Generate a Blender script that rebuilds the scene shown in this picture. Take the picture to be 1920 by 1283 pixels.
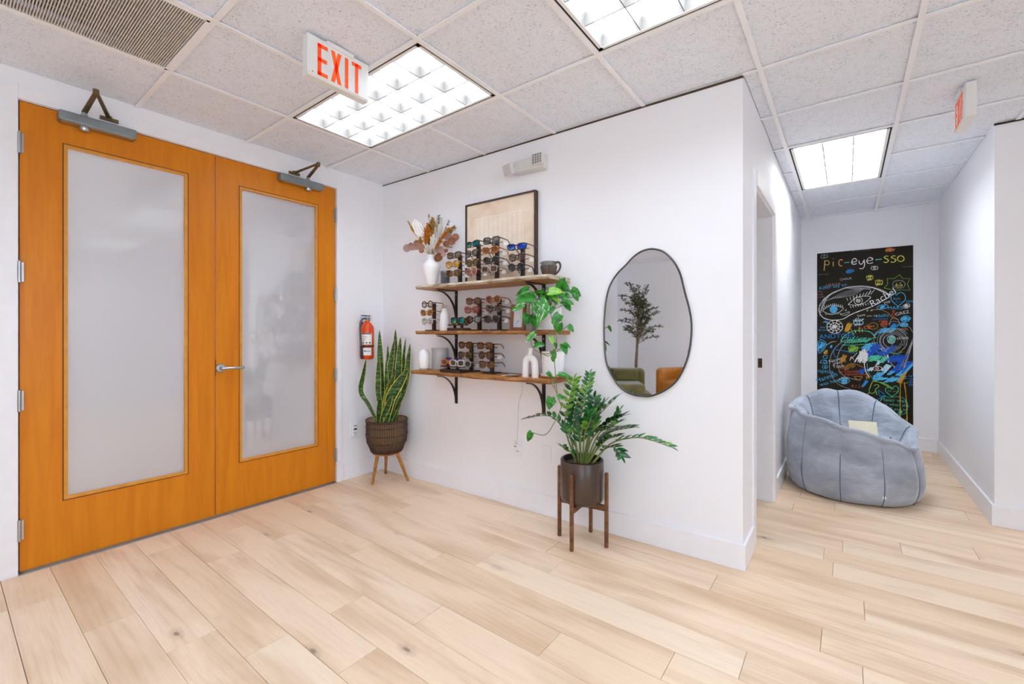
import bpy, math, random
from mathutils import Vector, Matrix, noise as mnoise

# ------------------------------------------------------------------ camera
for o in list(bpy.data.objects): bpy.data.objects.remove(o)
SC = bpy.context.scene
C = SC.collection
F_PX, CX, CY, YAW = 825.5, 960.0, 624.5, 0.65
CAM = (3.398, -2.505, 1.248)
cd = bpy.data.cameras.new('camera'); cam = bpy.data.objects.new('camera', cd); C.objects.link(cam)
cam.location = CAM; cam.rotation_euler = (math.pi/2, 0, YAW)
cd.sensor_width = 36.0; cd.lens = F_PX/1920*36.0
cd.shift_y = (CY-641.5)/1920.0
cd.clip_start = 0.02
SC.camera = cam
# ------------------------------------------------------------------ world, exposure
wd = bpy.data.worlds.new('world'); SC.world = wd; wd.use_nodes = True
wd.node_tree.nodes['Background'].inputs[0].default_value = (.87, .99, 1.15, 1)
wd.node_tree.nodes['Background'].inputs[1].default_value = 5.0
SC.view_settings.view_transform = 'Standard'; SC.view_settings.look = 'None'
SC.view_settings.gamma = 1.0; SC.view_settings.use_curve_mapping = False
SC.view_settings.exposure = 0.21
LAMP = 9.5           # strength of the fluorescent troffers
try:
    SC.cycles.max_bounces = 14; SC.cycles.diffuse_bounces = 7; SC.cycles.glossy_bounces = 5
    SC.cycles.transparent_max_bounces = 12; SC.cycles.sample_clamp_indirect = 6.0
    SC.cycles.use_denoising = True
except Exception: pass

# ------------------------------------------------------------------ pixel geometry (1920 x 1283 photograph)
TH = math.atan2(0.0744, 2.963); CT, ST = math.cos(TH), math.sin(TH)
def ray(u, v):
    a = (u-CX)/F_PX; b = (CY-v)/F_PX
    return (-math.sin(YAW)+a*math.cos(YAW), math.cos(YAW)+a*math.sin(YAW), b)
def at_t(d, t): return tuple(CAM[i]+d[i]*t for i in range(3))
def on_z(u, v, z): d = ray(u, v); return at_t(d, (z-CAM[2])/d[2])
def on_x(u, v, x): d = ray(u, v); return at_t(d, (x-CAM[0])/d[0])
def on_y(u, v, y): d = ray(u, v); return at_t(d, (y-CAM[1])/d[1])
def W(s, o, z): return (s*CT+o*ST, s*ST-o*CT, z)          # s along shelf wall, o out of it
def toW(p): return (p[0]*CT+p[1]*ST, p[0]*ST-p[1]*CT, p[2])
def on_w(u, v, o=0.0):
    d = ray(u, v); c = toW(CAM); e = toW(d)
    return toW(at_t(d, (o-c[1])/e[1]))

# ------------------------------------------------------------------ materials
def L(h):
    if isinstance(h, str):
        h = h.lstrip('#'); h = [int(h[i:i+2], 16)/255 for i in (0, 2, 4)]
    return tuple(((c/12.92) if c <= .04045 else ((c+.055)/1.055)**2.4) for c in h)+(1.0,)
MATS = {}
class N:
    def __init__(s, name):
        s.m = bpy.data.materials.new(name); s.m.use_nodes = True
        s.t = s.m.node_tree; s.b = s.t.nodes['Principled BSDF']; s.o = s.t.nodes['Material Output']
    def n(s, typ, **kw):
        x = s.t.nodes.new(typ)
        for k, v in kw.items():
            if k.startswith('i_'):
                key = k[2:]; key = int(key) if key.isdigit() else key
                x.inputs[key].default_value = v
            else: setattr(x, k, v)
        return x
    def l(s, a, b): s.t.links.new(a, b)
    def coord(s, kind='Object', scale=(1, 1, 1), rnd=0.0):
        tc = s.n('ShaderNodeTexCoord'); mp = s.n('ShaderNodeMapping'); mp.inputs['Scale'].default_value = scale
        s.l(tc.outputs[kind], mp.inputs[0])
        if rnd:
            oi = s.n('ShaderNodeObjectInfo'); mu = s.n('ShaderNodeMath', operation='MULTIPLY', i_1=rnd)
            s.l(oi.outputs['Random'], mu.inputs[0]); s.l(mu.outputs[0], mp.inputs['Location'])
        return mp.outputs[0]
    def noise(s, vec, scale=5, detail=3, rough=.5, dist=0.0):
        x = s.n('ShaderNodeTexNoise'); x.inputs['Scale'].default_value = scale; x.inputs['Detail'].default_value = detail
        x.inputs['Roughness'].default_value = rough; x.inputs['Distortion'].default_value = dist
        if vec is not None: s.l(vec, x.inputs['Vector'])
        return x.outputs['Fac']
    def ramp(s, fac, stops, interp='LINEAR'):
        r = s.n('ShaderNodeValToRGB'); r.color_ramp.interpolation = interp
        e = r.color_ramp.elements
        while len(e) < len(stops): e.new(0.5)
        for k, (p, c) in enumerate(stops): e[k].position = p; e[k].color = c if len(c) == 4 else tuple(c)+(1,)
        s.l(fac, r.inputs[0]); return r.outputs[0]
    def mix(s, fac, a, b, mode='MIX'):
        m = s.n('ShaderNodeMix', data_type='RGBA', blend_type=mode)
        for sock, v in ((m.inputs[0], fac), (m.inputs[6], a), (m.inputs[7], b)):
            if hasattr(v, 'is_linked'): s.l(v, sock)
            else: sock.default_value = v
        return m.outputs[2]
    def bump(s, h, strength=.2, dist=.002):
        b = s.n('ShaderNodeBump'); b.inputs['Strength'].default_value = strength; b.inputs['Distance'].default_value = dist
        s.l(h, b.inputs['Height']); s.l(b.outputs[0], s.b.inputs['Normal'])
    def set(s, **kw):
        for k, v in kw.items():
            k = k.replace('_', ' ')
            s.b.inputs[k].default_value = v
        return s
def M(name, col, rough=.5, metal=0.0, var=.08, vs=18, spec=.5, bump=0.0, **kw):
    """plain coloured material with a slight procedural variation"""
    if name in MATS: return MATS[name]
    n = N(name); c = L(col) if not (isinstance(col, tuple) and len(col) == 4) else col
    n.b.inputs['Roughness'].default_value = rough; n.b.inputs['Metallic'].default_value = metal
    n.b.inputs['Specular IOR Level'].default_value = spec
    if var:
        f = n.noise(n.coord('Object'), vs, 3)
        d = tuple(x*(1-var) for x in c[:3])+(1,); u = tuple(min(1, x*(1+var)) for x in c[:3])+(1,)
        n.l(n.ramp(f, [(.3, d), (.7, u)]), n.b.inputs['Base Color'])
        if bump: n.bump(f, bump)
    else: n.b.inputs['Base Color'].default_value = c
    for k, v in kw.items(): n.b.inputs[k.replace('_', ' ')].default_value = v
    MATS[name] = n.m; return n.m
def reg(n): MATS[n.m.name] = n.m; return n.m

# ------------------------------------------------------------------ mesh builder
class MB:
    def __init__(s): s.v = []; s.f = []; s.sm = []; s.mi = []
    def add(s, vs, fs, smooth=False, T=None, mi=0):
        k = len(s.v)
        s.v += [tuple(T @ Vector(v)) if T is not None else tuple(v) for v in vs]
        for f in fs: s.f.append([k+i for i in f]); s.sm.append(smooth); s.mi.append(mi)
        return s
    def box(s, c, d, T=None, mi=0):
        x, y, z = c; a, b, e = d[0]/2, d[1]/2, d[2]/2
        vs = [(x+i*a, y+j*b, z+k*e) for i in (-1, 1) for j in (-1, 1) for k in (-1, 1)]
        return s.add(vs, [(0, 1, 3, 2), (4, 6, 7, 5), (0, 4, 5, 1), (2, 3, 7, 6), (0, 2, 6, 4), (1, 5, 7, 3)], False, T, mi)
    def b2(s, lo, hi, T=None, mi=0):
        return s.box([(a+b)/2 for a, b in zip(lo, hi)], [abs(b-a) for a, b in zip(lo, hi)], T, mi)
    def tube(s, pts, r, n=8, caps=True, closed=False, mi=0, flat=1.0):
        P = [Vector(p) for p in pts]; m = len(P)
        R = list(r) if isinstance(r, (list, tuple)) else [r]*m
        vs = []; up = None
        for i in range(m):
            if closed: d = P[(i+1) % m]-P[i-1]
            else: d = P[min(i+1, m-1)]-P[max(i-1, 0)]
            if d.length < 1e-9: d = Vector((0, 0, 1))
            d.normalize()
            if up is None:
                up = Vector((0, 0, 1)) if abs(d.z) < .9 else Vector((1, 0, 0))
            a = d.cross(up)
            if a.length < 1e-6: a = d.orthogonal()
            a.normalize(); b = a.cross(d).normalized(); up = b
            for k in range(n):
                t = 2*math.pi*k/n
                vs.append(P[i]+a*(R[i]*math.cos(t))+b*(R[i]*flat*math.sin(t)))
        fs = []
        for i in range(m if closed else m-1):
            j = (i+1) % m
            for k in range(n):
                q = (k+1) % n; fs.append((i*n+k, i*n+q, j*n+q, j*n+k))
        if caps and not closed: fs += [tuple(range(n))[::-1], tuple((m-1)*n+k for k in range(n))]
        return s.add(vs, fs, True, None, mi)
    def lathe(s, prof, n=32, T=None, mi=0, rib=None, caps=True):
        vs = []; fs = []; m = len(prof)
        for r, z in prof:
            for k in range(n):
                t = 2*math.pi*k/n; q = r*(rib(t, z) if rib else 1)
                vs.append((q*math.cos(t), q*math.sin(t), z))
        for i in range(m-1):
            for k in range(n):
                q = (k+1) % n; fs.append((i*n+k, i*n+q, (i+1)*n+q, (i+1)*n+k))
        if caps and prof[0][0] > 1e-6: fs.append(tuple(range(n))[::-1])
        if caps and prof[-1][0] > 1e-6: fs.append(tuple((m-1)*n+k for k in range(n)))
        return s.add(vs, fs, True, T, mi)
    def prism(s, out, z0, z1, T=None, mi=0, smooth=False):
        n = len(out)
        vs = [(x, y, z0) for x, y in out]+[(x, y, z1) for x, y in out]
        fs = [tuple(range(n))[::-1], tuple(range(n, 2*n))]
        s.add(vs, fs, False, T, mi)
        k = len(s.v)-2*n
        for i in range(n):
            j = (i+1) % n; s.f.append([k+i, k+j, k+n+j, k+n+i]); s.sm.append(smooth); s.mi.append(mi)
        return s
    def grid(s, rows, mi=0, smooth=True, closed=False):
        n = len(rows[0]); vs = [p for r in rows for p in r]; fs = []
        for i in range(len(rows)-1):
            for k in range(n if closed else n-1):
                q = (k+1) % n; fs.append((i*n+k, i*n+q, (i+1)*n+q, (i+1)*n+k))
        return s.add(vs, fs, smooth, None, mi)
    def mesh(s, name, mats, angle=40):
        me = bpy.data.meshes.new(name); me.from_pydata(s.v, [], s.f)
        for m in (mats if isinstance(mats, (list, tuple)) else [mats]): me.materials.append(m)
        me.polygons.foreach_set('use_smooth', s.sm); me.polygons.foreach_set('material_index', s.mi)
        me.update()
        if any(s.sm): me.set_sharp_from_angle(angle=math.radians(angle))
        return me
    def obj(s, name, mats, parent=None, bevel=0, seg=2, sub=0, angle=40):
        return link(name, s.mesh(name, mats, angle), parent, bevel=bevel, seg=seg, sub=sub)
def link(name, me, parent=None, loc=None, rot=None, bevel=0, seg=2, sub=0):
    o = bpy.data.objects.new(name, me); C.objects.link(o)
    if parent: o.parent = parent
    if loc is not None: o.location = loc
    if rot is not None: o.rotation_euler = rot
    if bevel:
        b = o.modifiers.new('bevel', 'BEVEL'); b.width = bevel; b.segments = seg; b.limit_method = 'ANGLE'; b.angle_limit = math.radians(50)
    if sub:
        m = o.modifiers.new('sub', 'SUBSURF'); m.levels = sub; m.render_levels = sub
    return o
def tag(o, label, cat, group=None):
    o['label'] = label; o['category'] = cat
    if group: o['group'] = group
    return o
def thing(name, label, cat, loc=(0, 0, 0), rz=0.0, group=None):
    o = bpy.data.objects.new(name, None); C.objects.link(o); o.empty_display_size = .05
    o.location = loc; o.rotation_euler = (0, 0, rz)
    return tag(o, label, cat, group)
def wthing(name, label, cat, s, o, z, group=None, rz=0.0):    # thing on the shelf wall; local y = -out
    return thing(name, label, cat, W(s, o, z), TH+rz, group)
def struct(o): o['kind'] = 'structure'; return o
def sempty(name, loc=(0, 0, 0)):
    o = bpy.data.objects.new(name, None); C.objects.link(o); o.location = loc; return struct(o)
def cat_rom(pts, k=6, closed=False):
    P = [Vector(p) for p in pts]; n = len(P); out = []
    for i in range(n if closed else n-1):
        p0 = P[(i-1) % n] if closed or i > 0 else P[0]; p1 = P[i]; p2 = P[(i+1) % n]
        p3 = P[(i+2) % n] if closed or i+2 < n else P[-1]
        for j in range(k):
            t = j/k
            out.append(.5*((2*p1)+(-p0+p2)*t+(2*p0-5*p1+4*p2-p3)*t*t+(-p0+3*p1-3*p2+p3)*t*t*t))
    if not closed: out.append(P[-1])
    return out
def text_mesh(name, body, size, mat, extrude=.0, bold=0.0, align='CENTER', shear=0.0):
    cu = bpy.data.curves.new(name, 'FONT'); cu.body = body; cu.size = size; cu.extrude = extrude; cu.offset = bold
    cu.align_x = align; cu.align_y = 'CENTER'; cu.shear = shear; cu.resolution_u = 3
    ob = bpy.data.objects.new(name, cu); C.objects.link(ob)
    bpy.context.view_layer.update()
    me = bpy.data.meshes.new_from_object(ob.evaluated_get(bpy.context.evaluated_depsgraph_get()))
    bpy.data.objects.remove(ob); bpy.data.curves.remove(cu)
    me.name = name; me.materials.clear(); me.materials.append(mat)
    return me
# ================================================================== ROOM SHELL
CEIL = 2.599; XR, YB = 6.6, -5.9                # right and rear limits of the room
HX0, HX1, HY = 2.963, 4.16, 3.836               # hallway left/right/far
YN = 1.657                                       # near corner of the hallway's right wall
def wall_mat(name, col):
    n = N(name); n.set(Roughness=.55)
    f = n.noise(n.coord('Object'), 3, 2); n.l(n.ramp(f, [(.3, L(col)), (.75, tuple(min(1, c*1.02) for c in L(col)[:3])+(1,))]), n.b.inputs['Base Color'])
    g = n.noise(n.coord('Object'), 220, 2); n.bump(g, .06, .0008)
    return reg(n)
WALL = wall_mat('white_wall_paint', '#f0f0f3')
TRIM = M('white_trim_paint', '#f0f0f4', .35, var=.015)
DARK = M('dark_gap', '#2a241e', .8, var=.1)

# ---- floor planks
n = N('pale_oak_plank'); n.set(Roughness=.42); n.b.inputs['Specular IOR Level'].default_value = .35
oi = n.n('ShaderNodeObjectInfo')
co = n.coord('Object', (1, 1, 1), 61.0)
mp = n.n('ShaderNodeMapping'); mp.inputs['Scale'].default_value = (1.3, 7, 1); n.l(co, mp.inputs[0])
big = n.noise(mp.outputs[0], .9, 3, .5, .6)
mp2 = n.n('ShaderNodeMapping'); mp2.inputs['Scale'].default_value = (3.0, 95, 1); n.l(co, mp2.inputs[0])
fine = n.noise(mp2.outputs[0], 2.0, 4, .6, .3)
wv = n.n('ShaderNodeTexWave', wave_type='BANDS', bands_direction='Y'); wv.inputs['Scale'].default_value = 1.5
wv.inputs['Distortion'].default_value = 42.0; wv.inputs['Detail'].default_value = 1.5; wv.inputs['Detail Scale'].default_value = .16; wv.inputs['Detail Roughness'].default_value = .35
n.l(mp.outputs[0], wv.inputs['Vector'])
base = n.ramp(oi.outputs['Random'], [(0, L('#ebcfae')), (.35, L('#f1d8bb')), (.7, L('#f4dec3')), (1, L('#eed3b4'))])
c1 = n.mix(n.ramp(big, [(.46, (0, 0, 0)), (.72, (.8, .8, .8))]), base, L('#d2b18d'))
c2 = n.mix(n.ramp(fine, [(.46, (0, 0, 0)), (.74, (.28, .28, .28))]), c1, L('#c8a989'))
msk = n.n('ShaderNodeMath', operation='MULTIPLY'); n.l(n.ramp(wv.outputs[0], [(.55, (0, 0, 0)), (1.0, (.22, .22, .22))]), msk.inputs[0]); n.l(n.ramp(big, [(.42, (.05, .05, .05)), (.62, (1, 1, 1))]), msk.inputs[1])
c3 = n.mix(msk.outputs[0], c2, L('#c6a685'))
mp3 = n.n('ShaderNodeMapping'); mp3.inputs['Scale'].default_value = (1.0, 2.3, 1); n.l(co, mp3.inputs[0])
vo = n.n('ShaderNodeTexVoronoi', feature='F1'); vo.inputs['Scale'].default_value = 1.9; n.l(mp3.outputs[0], vo.inputs['Vector'])
kn = n.noise(co, 40, 3); ad = n.n('ShaderNodeMath', operation='MULTIPLY_ADD', i_1=.05); n.l(kn, ad.inputs[0]); n.l(vo.outputs['Distance'], ad.inputs[2])
knot = n.ramp(ad.outputs[0], [(.045, (.8, .8, .8)), (.072, (.25, .25, .25)), (.15, (0, 0, 0))])
c4 = n.mix(knot, c3, L('#7d6450'))
n.l(c4, n.b.inputs['Base Color']); n.bump(fine, .08, .0006)
PLANK = reg(n)
SEAM = M('plank_joint', '#a5886a', .8, var=.05)  # darker tan of the joints between planks

floor = struct(MB().b2((-2.2, YB, -.12), (XR, 4.0, -.014)).obj('floor', SEAM))
PW, PLEN, Y0 = .1725, 1.281, -2.30
known = {0: .42, 1: .875, 2: 1.29, 3: 1.555, 4: 1.918, 5: 1.57, 6: 1.926, 7: 2.45, 8: 2.864, 9: 3.087, 10: 3.445, 11: 3.315, 12: 2.868, 13: 3.461,
         15: 3.34, 17: 3.38, 19: 3.98}
rnd = random.Random(4); pmesh = {}
for k in range(-21, 36):
    ya, yb = Y0+k*PW, Y0+(k+1)*PW
    ya, yb = max(ya, YB), min(yb, HY)
    if yb-ya < .02: continue
    ym = (ya+yb)/2
    if ym < .06: x0, x1 = -.03, XR
    elif ym < YN: x0, x1 = HX0-.02 if not (.4 < ym < 1.3) else 1.9, XR
    else: x0, x1 = HX0-.02, HX1+.02
    if 0 < ym < .06: x0 = -.03
    j = known.get(k, rnd.uniform(0, PLEN)); x = j-PLEN*math.ceil((j-x0)/PLEN)
    while x < x1:
        a, b = max(x, x0), min(x+PLEN, x1); x += PLEN
        if b-a < .03: continue
        key = (round(b-a, 3), round(yb-ya, 3))
        if key not in pmesh:
            lx, ly = key
            mb = MB(); g, h, c = .0007, .013, .0010
            X0, X1, Ya, Yb = -lx/2+g, lx/2-g, -ly/2+g, ly/2-g
            vs = [(X0, Ya, -h), (X1, Ya, -h), (X1, Yb, -h), (X0, Yb, -h), (X0, Ya, -c), (X1, Ya, -c), (X1, Yb, -c), (X0, Yb, -c),
                  (X0+c, Ya+c, 0), (X1-c, Ya+c, 0), (X1-c, Yb-c, 0), (X0+c, Yb-c, 0)]
            fs = [(0, 1, 5, 4), (1, 2, 6, 5), (2, 3, 7, 6), (3, 0, 4, 7), (4, 5, 9, 8), (5, 6, 10, 9), (6, 7, 11, 10), (7, 4, 8, 11), (8, 9, 10, 11)]
            pmesh[key] = mb.add(vs, fs).mesh('plank', PLANK)
        link('plank', pmesh[key], floor, ((a+b)/2, (ya+yb)/2, 0))

# ---- walls
A = W(-.15, 0, 0); B = W(2.964, 0, 0)
wb = MB().prism([(A[0], A[1]), (B[0], B[1]), (HX0, .45), (HX0-.13, .45), (HX0-.13, .24), (-.15, .24)], 0, CEIL+.1)
wall_back = struct(wb.obj('wall_back', WALL))
DY0, DYC, DY1, DH = -2.236, -1.348, -.469, 2.449
wl = MB().b2((-.13, YB, 0), (0, DY0-.02, CEIL+.1)).b2((-.13, DY1+.02, 0), (0, .24, CEIL+.1)).b2((-.13, DY0-.02, DH+.02), (0, DY1+.02, CEIL+.1))
wall_left = struct(wl.obj('wall_left', WALL))
OY0, OY1, OH = .45, 1.25, 2.12
wh = MB().b2((HX0-.13, OY1, 0), (HX0, HY+.1, CEIL+.1)).b2((HX0-.13, OY0, OH), (HX0, OY1, CEIL+.1))
struct(wh.obj('wall_hall_left', WALL))
struct(MB().b2((HX0-.13, HY, 0), (HX1+.1, HY+.12, CEIL+.1)).obj('wall_hall_far', WALL))
struct(MB().prism([(HX1, YN), (XR, YN), (XR, YN+.12), (HX1+.12, YN+.12), (HX1+.12, HY), (HX1, HY)], 0, CEIL+.1).obj('wall_hall_right', WALL))
WZ0, WZ1 = .75, 2.45; ADDED_WIN = [(-5.6, -4.5), (-4.3, -3.2), (-3.0, -1.9)]  # unseen windows, added so world light lifts the ceiling and walls
wr = MB().b2((XR, YB-.1, 0), (XR+.12, YN+.12, WZ0)).b2((XR, YB-.1, WZ1), (XR+.12, YN+.12, CEIL+.1))
yy = YB-.1
for a, b in ADDED_WIN+[(YN+.12, 0)]: wr.b2((XR, yy, WZ0), (XR+.12, a, WZ1)); yy = b
struct(wr.obj('wall_right', WALL))
n = N('window_glass'); tb = n.n('ShaderNodeBsdfTransparent'); gb = n.n('ShaderNodeBsdfGlossy'); gb.inputs['Roughness'].default_value = .02
fz = n.n('ShaderNodeFresnel', i_0=1.45); mx = n.n('ShaderNodeMixShader'); n.l(fz.outputs[0], mx.inputs[0]); n.l(tb.outputs[0], mx.inputs[1]); n.l(gb.outputs[0], mx.inputs[2]); n.l(mx.outputs[0], n.o.inputs[0]); WGL = reg(n)
for k, (a, b) in enumerate(ADDED_WIN):
    w_ = struct(MB().b2((XR-.01, a-.05, WZ0-.05), (XR+.13, a+.03, WZ1+.05)).b2((XR-.01, b-.03, WZ0-.05), (XR+.13, b+.05, WZ1+.05)).b2((XR-.01, a+.03, WZ0-.05), (XR+.13, b-.03, WZ0+.03)).b2((XR-.01, a+.03, WZ1-.03), (XR+.13, b-.03, WZ1+.05)).obj('window_%d' % (k+1), TRIM))
    MB().b2((XR+.05, a+.03, WZ0+.03), (XR+.056, b-.03, WZ1-.03)).obj('pane', WGL, w_)
RW0, RW1 = 4.0, 6.3  # rear opening is likewise an unseen window added for extra light
struct(MB().b2((-.13, YB-.12, 0), (RW0, YB, CEIL+.1)).b2((RW1, YB-.12, 0), (XR+.12, YB, CEIL+.1)).b2((RW0, YB-.12, 0), (RW1, YB, .75)).b2((RW0, YB-.12, 2.45), (RW1, YB, CEIL+.1)).obj('wall_rear', WALL))
w_ = struct(MB().b2((RW0-.05, YB-.13, .70), (RW0+.03, YB+.01, 2.5)).b2((RW1-.03, YB-.13, .70), (RW1+.05, YB+.01, 2.5)).b2((RW0+.03, YB-.13, .70), (RW1-.03, YB+.01, .78)).b2((RW0+.03, YB-.13, 2.42), (RW1-.03, YB+.01, 2.5)).b2(((RW0+RW1)/2-.03, YB-.1, .78), ((RW0+RW1)/2+.03, YB-.02, 2.42)).obj('window_4', TRIM))
for a, b in ((RW0+.03, (RW0+RW1)/2-.03), ((RW0+RW1)/2+.03, RW1-.03)): MB().b2((a, YB-.06, .78), (b, YB-.054, 2.42)).obj('pane', WGL, w_)
# small room behind the hallway opening
struct(MB().b2((1.75, .24, 0), (1.85, 1.7, CEIL)).b2((1.85, 1.6, 0), (HX0-.13, 1.7, CEIL)).b2((1.75, .24, 2.5), (HX0-.13, 1.7, 2.6)).obj('wall_side_room', WALL))
# lobby beyond the frosted doors
struct(MB().b2((-2.0, -3.3, 0), (-1.9, .6, CEIL)).b2((-2.0, -3.4, 0), (-.13, -3.3, CEIL)).b2((-2.0, .5, 0), (-.13, .6, CEIL)).b2((-2.0, -3.4, CEIL), (-.13, .6, CEIL+.1)).obj('wall_lobby', WALL))

# ---- baseboards
BH = .137
def bboard(name, pts, h=BH, t=.015):
    """pts: polyline on the wall face, room on the right-hand side of travel"""
    mb = MB(); P = [Vector(p) for p in pts]; off = []
    for i, p in enumerate(P):
        ns = []
        if i > 0: d = (P[i]-P[i-1]).normalized(); ns.append(Vector((d.y, -d.x)))
        if i < len(P)-1: d = (P[i+1]-P[i]).normalized(); ns.append(Vector((d.y, -d.x)))
        if len(ns) == 1: off.append(p+ns[0]*t)
        else: m = (ns[0]+ns[1]); off.append(p+m*(t/ (m.length_squared/2)))
    out = [(p.x, p.y) for p in P]+[(p.x, p.y) for p in reversed(off)]
    return struct(mb.prism(out, 0, h).obj(name, TRIM, bevel=.003))
bboard('baseboard_back', [W(0, 0, 0)[:2], (B[0], B[1]), (HX0, .36)])
bboard('baseboard_left', [(0, -.40), (0, 0.0)])
bboard('baseboard_left_front', [(0, YB), (0, -2.3155)])
bboard('baseboard_hall_left', [(HX0, 1.34), (HX0, HY)])
bboard('baseboard_hall_far', [(HX0, HY), (HX1, HY)])
bboard('baseboard_hall_right', [(HX1, HY), (HX1, YN), (XR, YN)])
bboard('baseboard_right', [(XR, YN), (XR, YB)])
bboard('baseboard_rear', [(XR, YB), (0, YB)])
# dark reveal between the top of the shelf wall and the ceiling angle
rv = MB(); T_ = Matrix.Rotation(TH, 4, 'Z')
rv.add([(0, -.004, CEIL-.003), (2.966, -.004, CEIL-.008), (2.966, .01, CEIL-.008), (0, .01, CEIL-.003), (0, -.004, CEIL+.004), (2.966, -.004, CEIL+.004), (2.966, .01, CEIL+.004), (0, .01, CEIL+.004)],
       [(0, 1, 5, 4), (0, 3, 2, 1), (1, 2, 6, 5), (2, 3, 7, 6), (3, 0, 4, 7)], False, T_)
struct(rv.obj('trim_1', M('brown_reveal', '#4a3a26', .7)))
struct(MB().b2((HX1-.002, YN-.006, CEIL-.008), (XR, YN+.004, CEIL+.004)).obj('trim_2', DARK))

# ---- ceiling
n = N('fissured_ceiling_tile'); n.set(Roughness=.9)
co = n.coord('Object', (1, 1, 1), 43.0)
a = n.noise(co, 120, 2.0, .55, 2.2); b = n.noise(co, 14, 2)
mm = n.n('ShaderNodeMath', operation='MULTIPLY_ADD', i_1=.12); n.l(b, mm.inputs[0]); n.l(a, mm.inputs[2])
f = n.ramp(mm.outputs[0], [(.675, (0, 0, 0)), (.715, (1, 1, 1))])
n.l(n.mix(f, L('#edf2fb'), L('#9b9da0')), n.b.inputs['Base Color'])
iv = n.n('ShaderNodeMath', operation='SUBTRACT', i_0=1.0); n.l(f, iv.inputs[1]); n.bump(iv.outputs[0], .35, .002)
TILE = reg(n)
TEE = M('ceiling_tee_white', '#f6f7fa', .45, var=.01)
ceiling = struct(MB().b2((-.13, YB, CEIL+.16), (XR, HY, CEIL+.2)).obj('ceiling', WALL))
G = .6096; GX, GY = .605, -.546
def gx(i): return GX+i*G
def gy(j): return GY+j*G
LIGHTS = [(0, -1, 2, 1), (3, -1, 2, 1), (4, 3, 1, 2), (0, -5, 2, 1), (3, -5, 2, 1), (7, -1, 2, 1), (7, -5, 2, 1), (3, -8, 2, 1)]  # entries after the hallway one are unseen fixtures added to brighten the room
VENT = (0, -3)
busy = {(i+a, j+b) for i, j, w, h in LIGHTS for a in range(w) for b in range(h)} | {VENT}
REG = [(0, YB, XR, gy(1)), (HX0, gy(1), HX1, HY), (HX1, gy(1), XR, YN)]
tmesh = {}
for j in range(-10, 9):
    for i in range(-2, 11):
        if (i, j) in busy: continue
        for R in REG:
            if R[2] == HX1 and gx(i+1) > HX1 and gy(j) < YN-.3: x1lim = XR       # hallway mouth: tiles run through
            else: x1lim = R[2]
            if R[0] == HX1 and gx(i) < HX1: continue
            xa, xb = max(gx(i), R[0]), min(gx(i+1), x1lim); ya, yb = max(gy(j), R[1]), min(gy(j+1), R[3])
            if xb-xa < .03 or yb-ya < .03: continue
            key = (round(xb-xa, 3), round(yb-ya, 3))
            if key not in tmesh:
                mb = MB(); mb.box((0, 0, .008), (key[0]-.006, key[1]-.006, .016)); tmesh[key] = mb.mesh('ceiling_tile', TILE)
            link('ceiling_tile', tmesh[key], ceiling, ((xa+xb)/2, (ya+yb)/2, CEIL+.010+rnd.uniform(0, .001)))
TW = .024
def tee(xa, ya, xb, yb):
    MB().b2((xa, ya, CEIL-(.0005 if xb-xa < .1 else -.0004)), (xb, yb, CEIL+.004)).b2(((xa+xb)/2-.002 if xb-xa < .1 else xa, (ya+yb)/2-.002 if yb-ya < .1 else ya, CEIL+.004), ((xa+xb)/2+.002 if xb-xa < .1 else xb, (ya+yb)/2+.002 if yb-ya < .1 else yb, CEIL+.04)).obj('ceiling_tee', TEE, ceiling)
for i in range(-1, 11):
    x = gx(i)
    if not (0 < x < XR): continue
    segs = [(YB, gy(1))]
    if HX0 < x < HX1: segs = [(YB, HY)]
    elif x > HX1: segs = [(YB, YN)]
    for a, b in segs:
        cuts = [a]+[v for (li, lj, w, h) in LIGHTS if li < i < li+w for v in (gy(lj), gy(lj+h))]+[b]
        cuts.sort()
        for q in range(0, len(cuts), 2):
            if cuts[q+1]-cuts[q] > .02: tee(x-TW/2, cuts[q], x+TW/2, cuts[q+1])
for j in range(-9, 9):
    y = gy(j)
    if y > HY or y < YB: continue
    a, b = (0, XR) if y < gy(1)-.01 else ((HX0, XR) if y < YN-.01 else (HX0, HX1))
    cuts = [a]+[v for (li, lj, w, h) in LIGHTS if lj < j < lj+h for v in (gx(li), gx(li+w))]+[b]
    cuts.sort()
    for q in range(0, len(cuts), 2):
        if cuts[q+1]-cuts[q] > .02: tee(cuts[q], y-TW/2, cuts[q+1], y+TW/2)

# ---- hallway opening casing
cs = MB()
cs.b2((HX0-.002, OY0-.09, 0), (HX0+.010, OY0, OH+.09)).b2((HX0-.002, OY1, 0), (HX0+.018, OY1+.09, OH+.09)).b2((HX0-.002, OY0, OH), (HX0+.018, OY1, OH+.09))
jm = MB().b2((HX0-.135, OY0, 0), (HX0+.004, OY0+.018, OH)).b2((HX0-.135, OY1-.018, 0), (HX0+.004, OY1, OH)).b2((HX0-.135, OY0, OH-.018), (HX0+.004, OY1, OH))
jm.b2((HX0-.135, OY1-.03, 0), (HX0-.108, OY1-.018, OH-.018))
t3 = struct(cs.obj('trim_3', TRIM, bevel=.003)); jm.obj('door_jamb', TRIM, t3, bevel=.002)
BRZ = M('dark_bronze', '#5a4836', .4, .8)
p = on_y(1425, 681, OY1-.02)
sp = MB().b2((p[0]-.014, OY1-.0195, p[2]-.035), (p[0]+.014, OY1-.017, p[2]+.035)).b2((p[0]-.006, OY1-.0215, p[2]-.012), (p[0]+.006, OY1-.019, p[2]+.012), mi=1)
sp.obj('strike_plate', [BRZ, DARK], t3)

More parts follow.
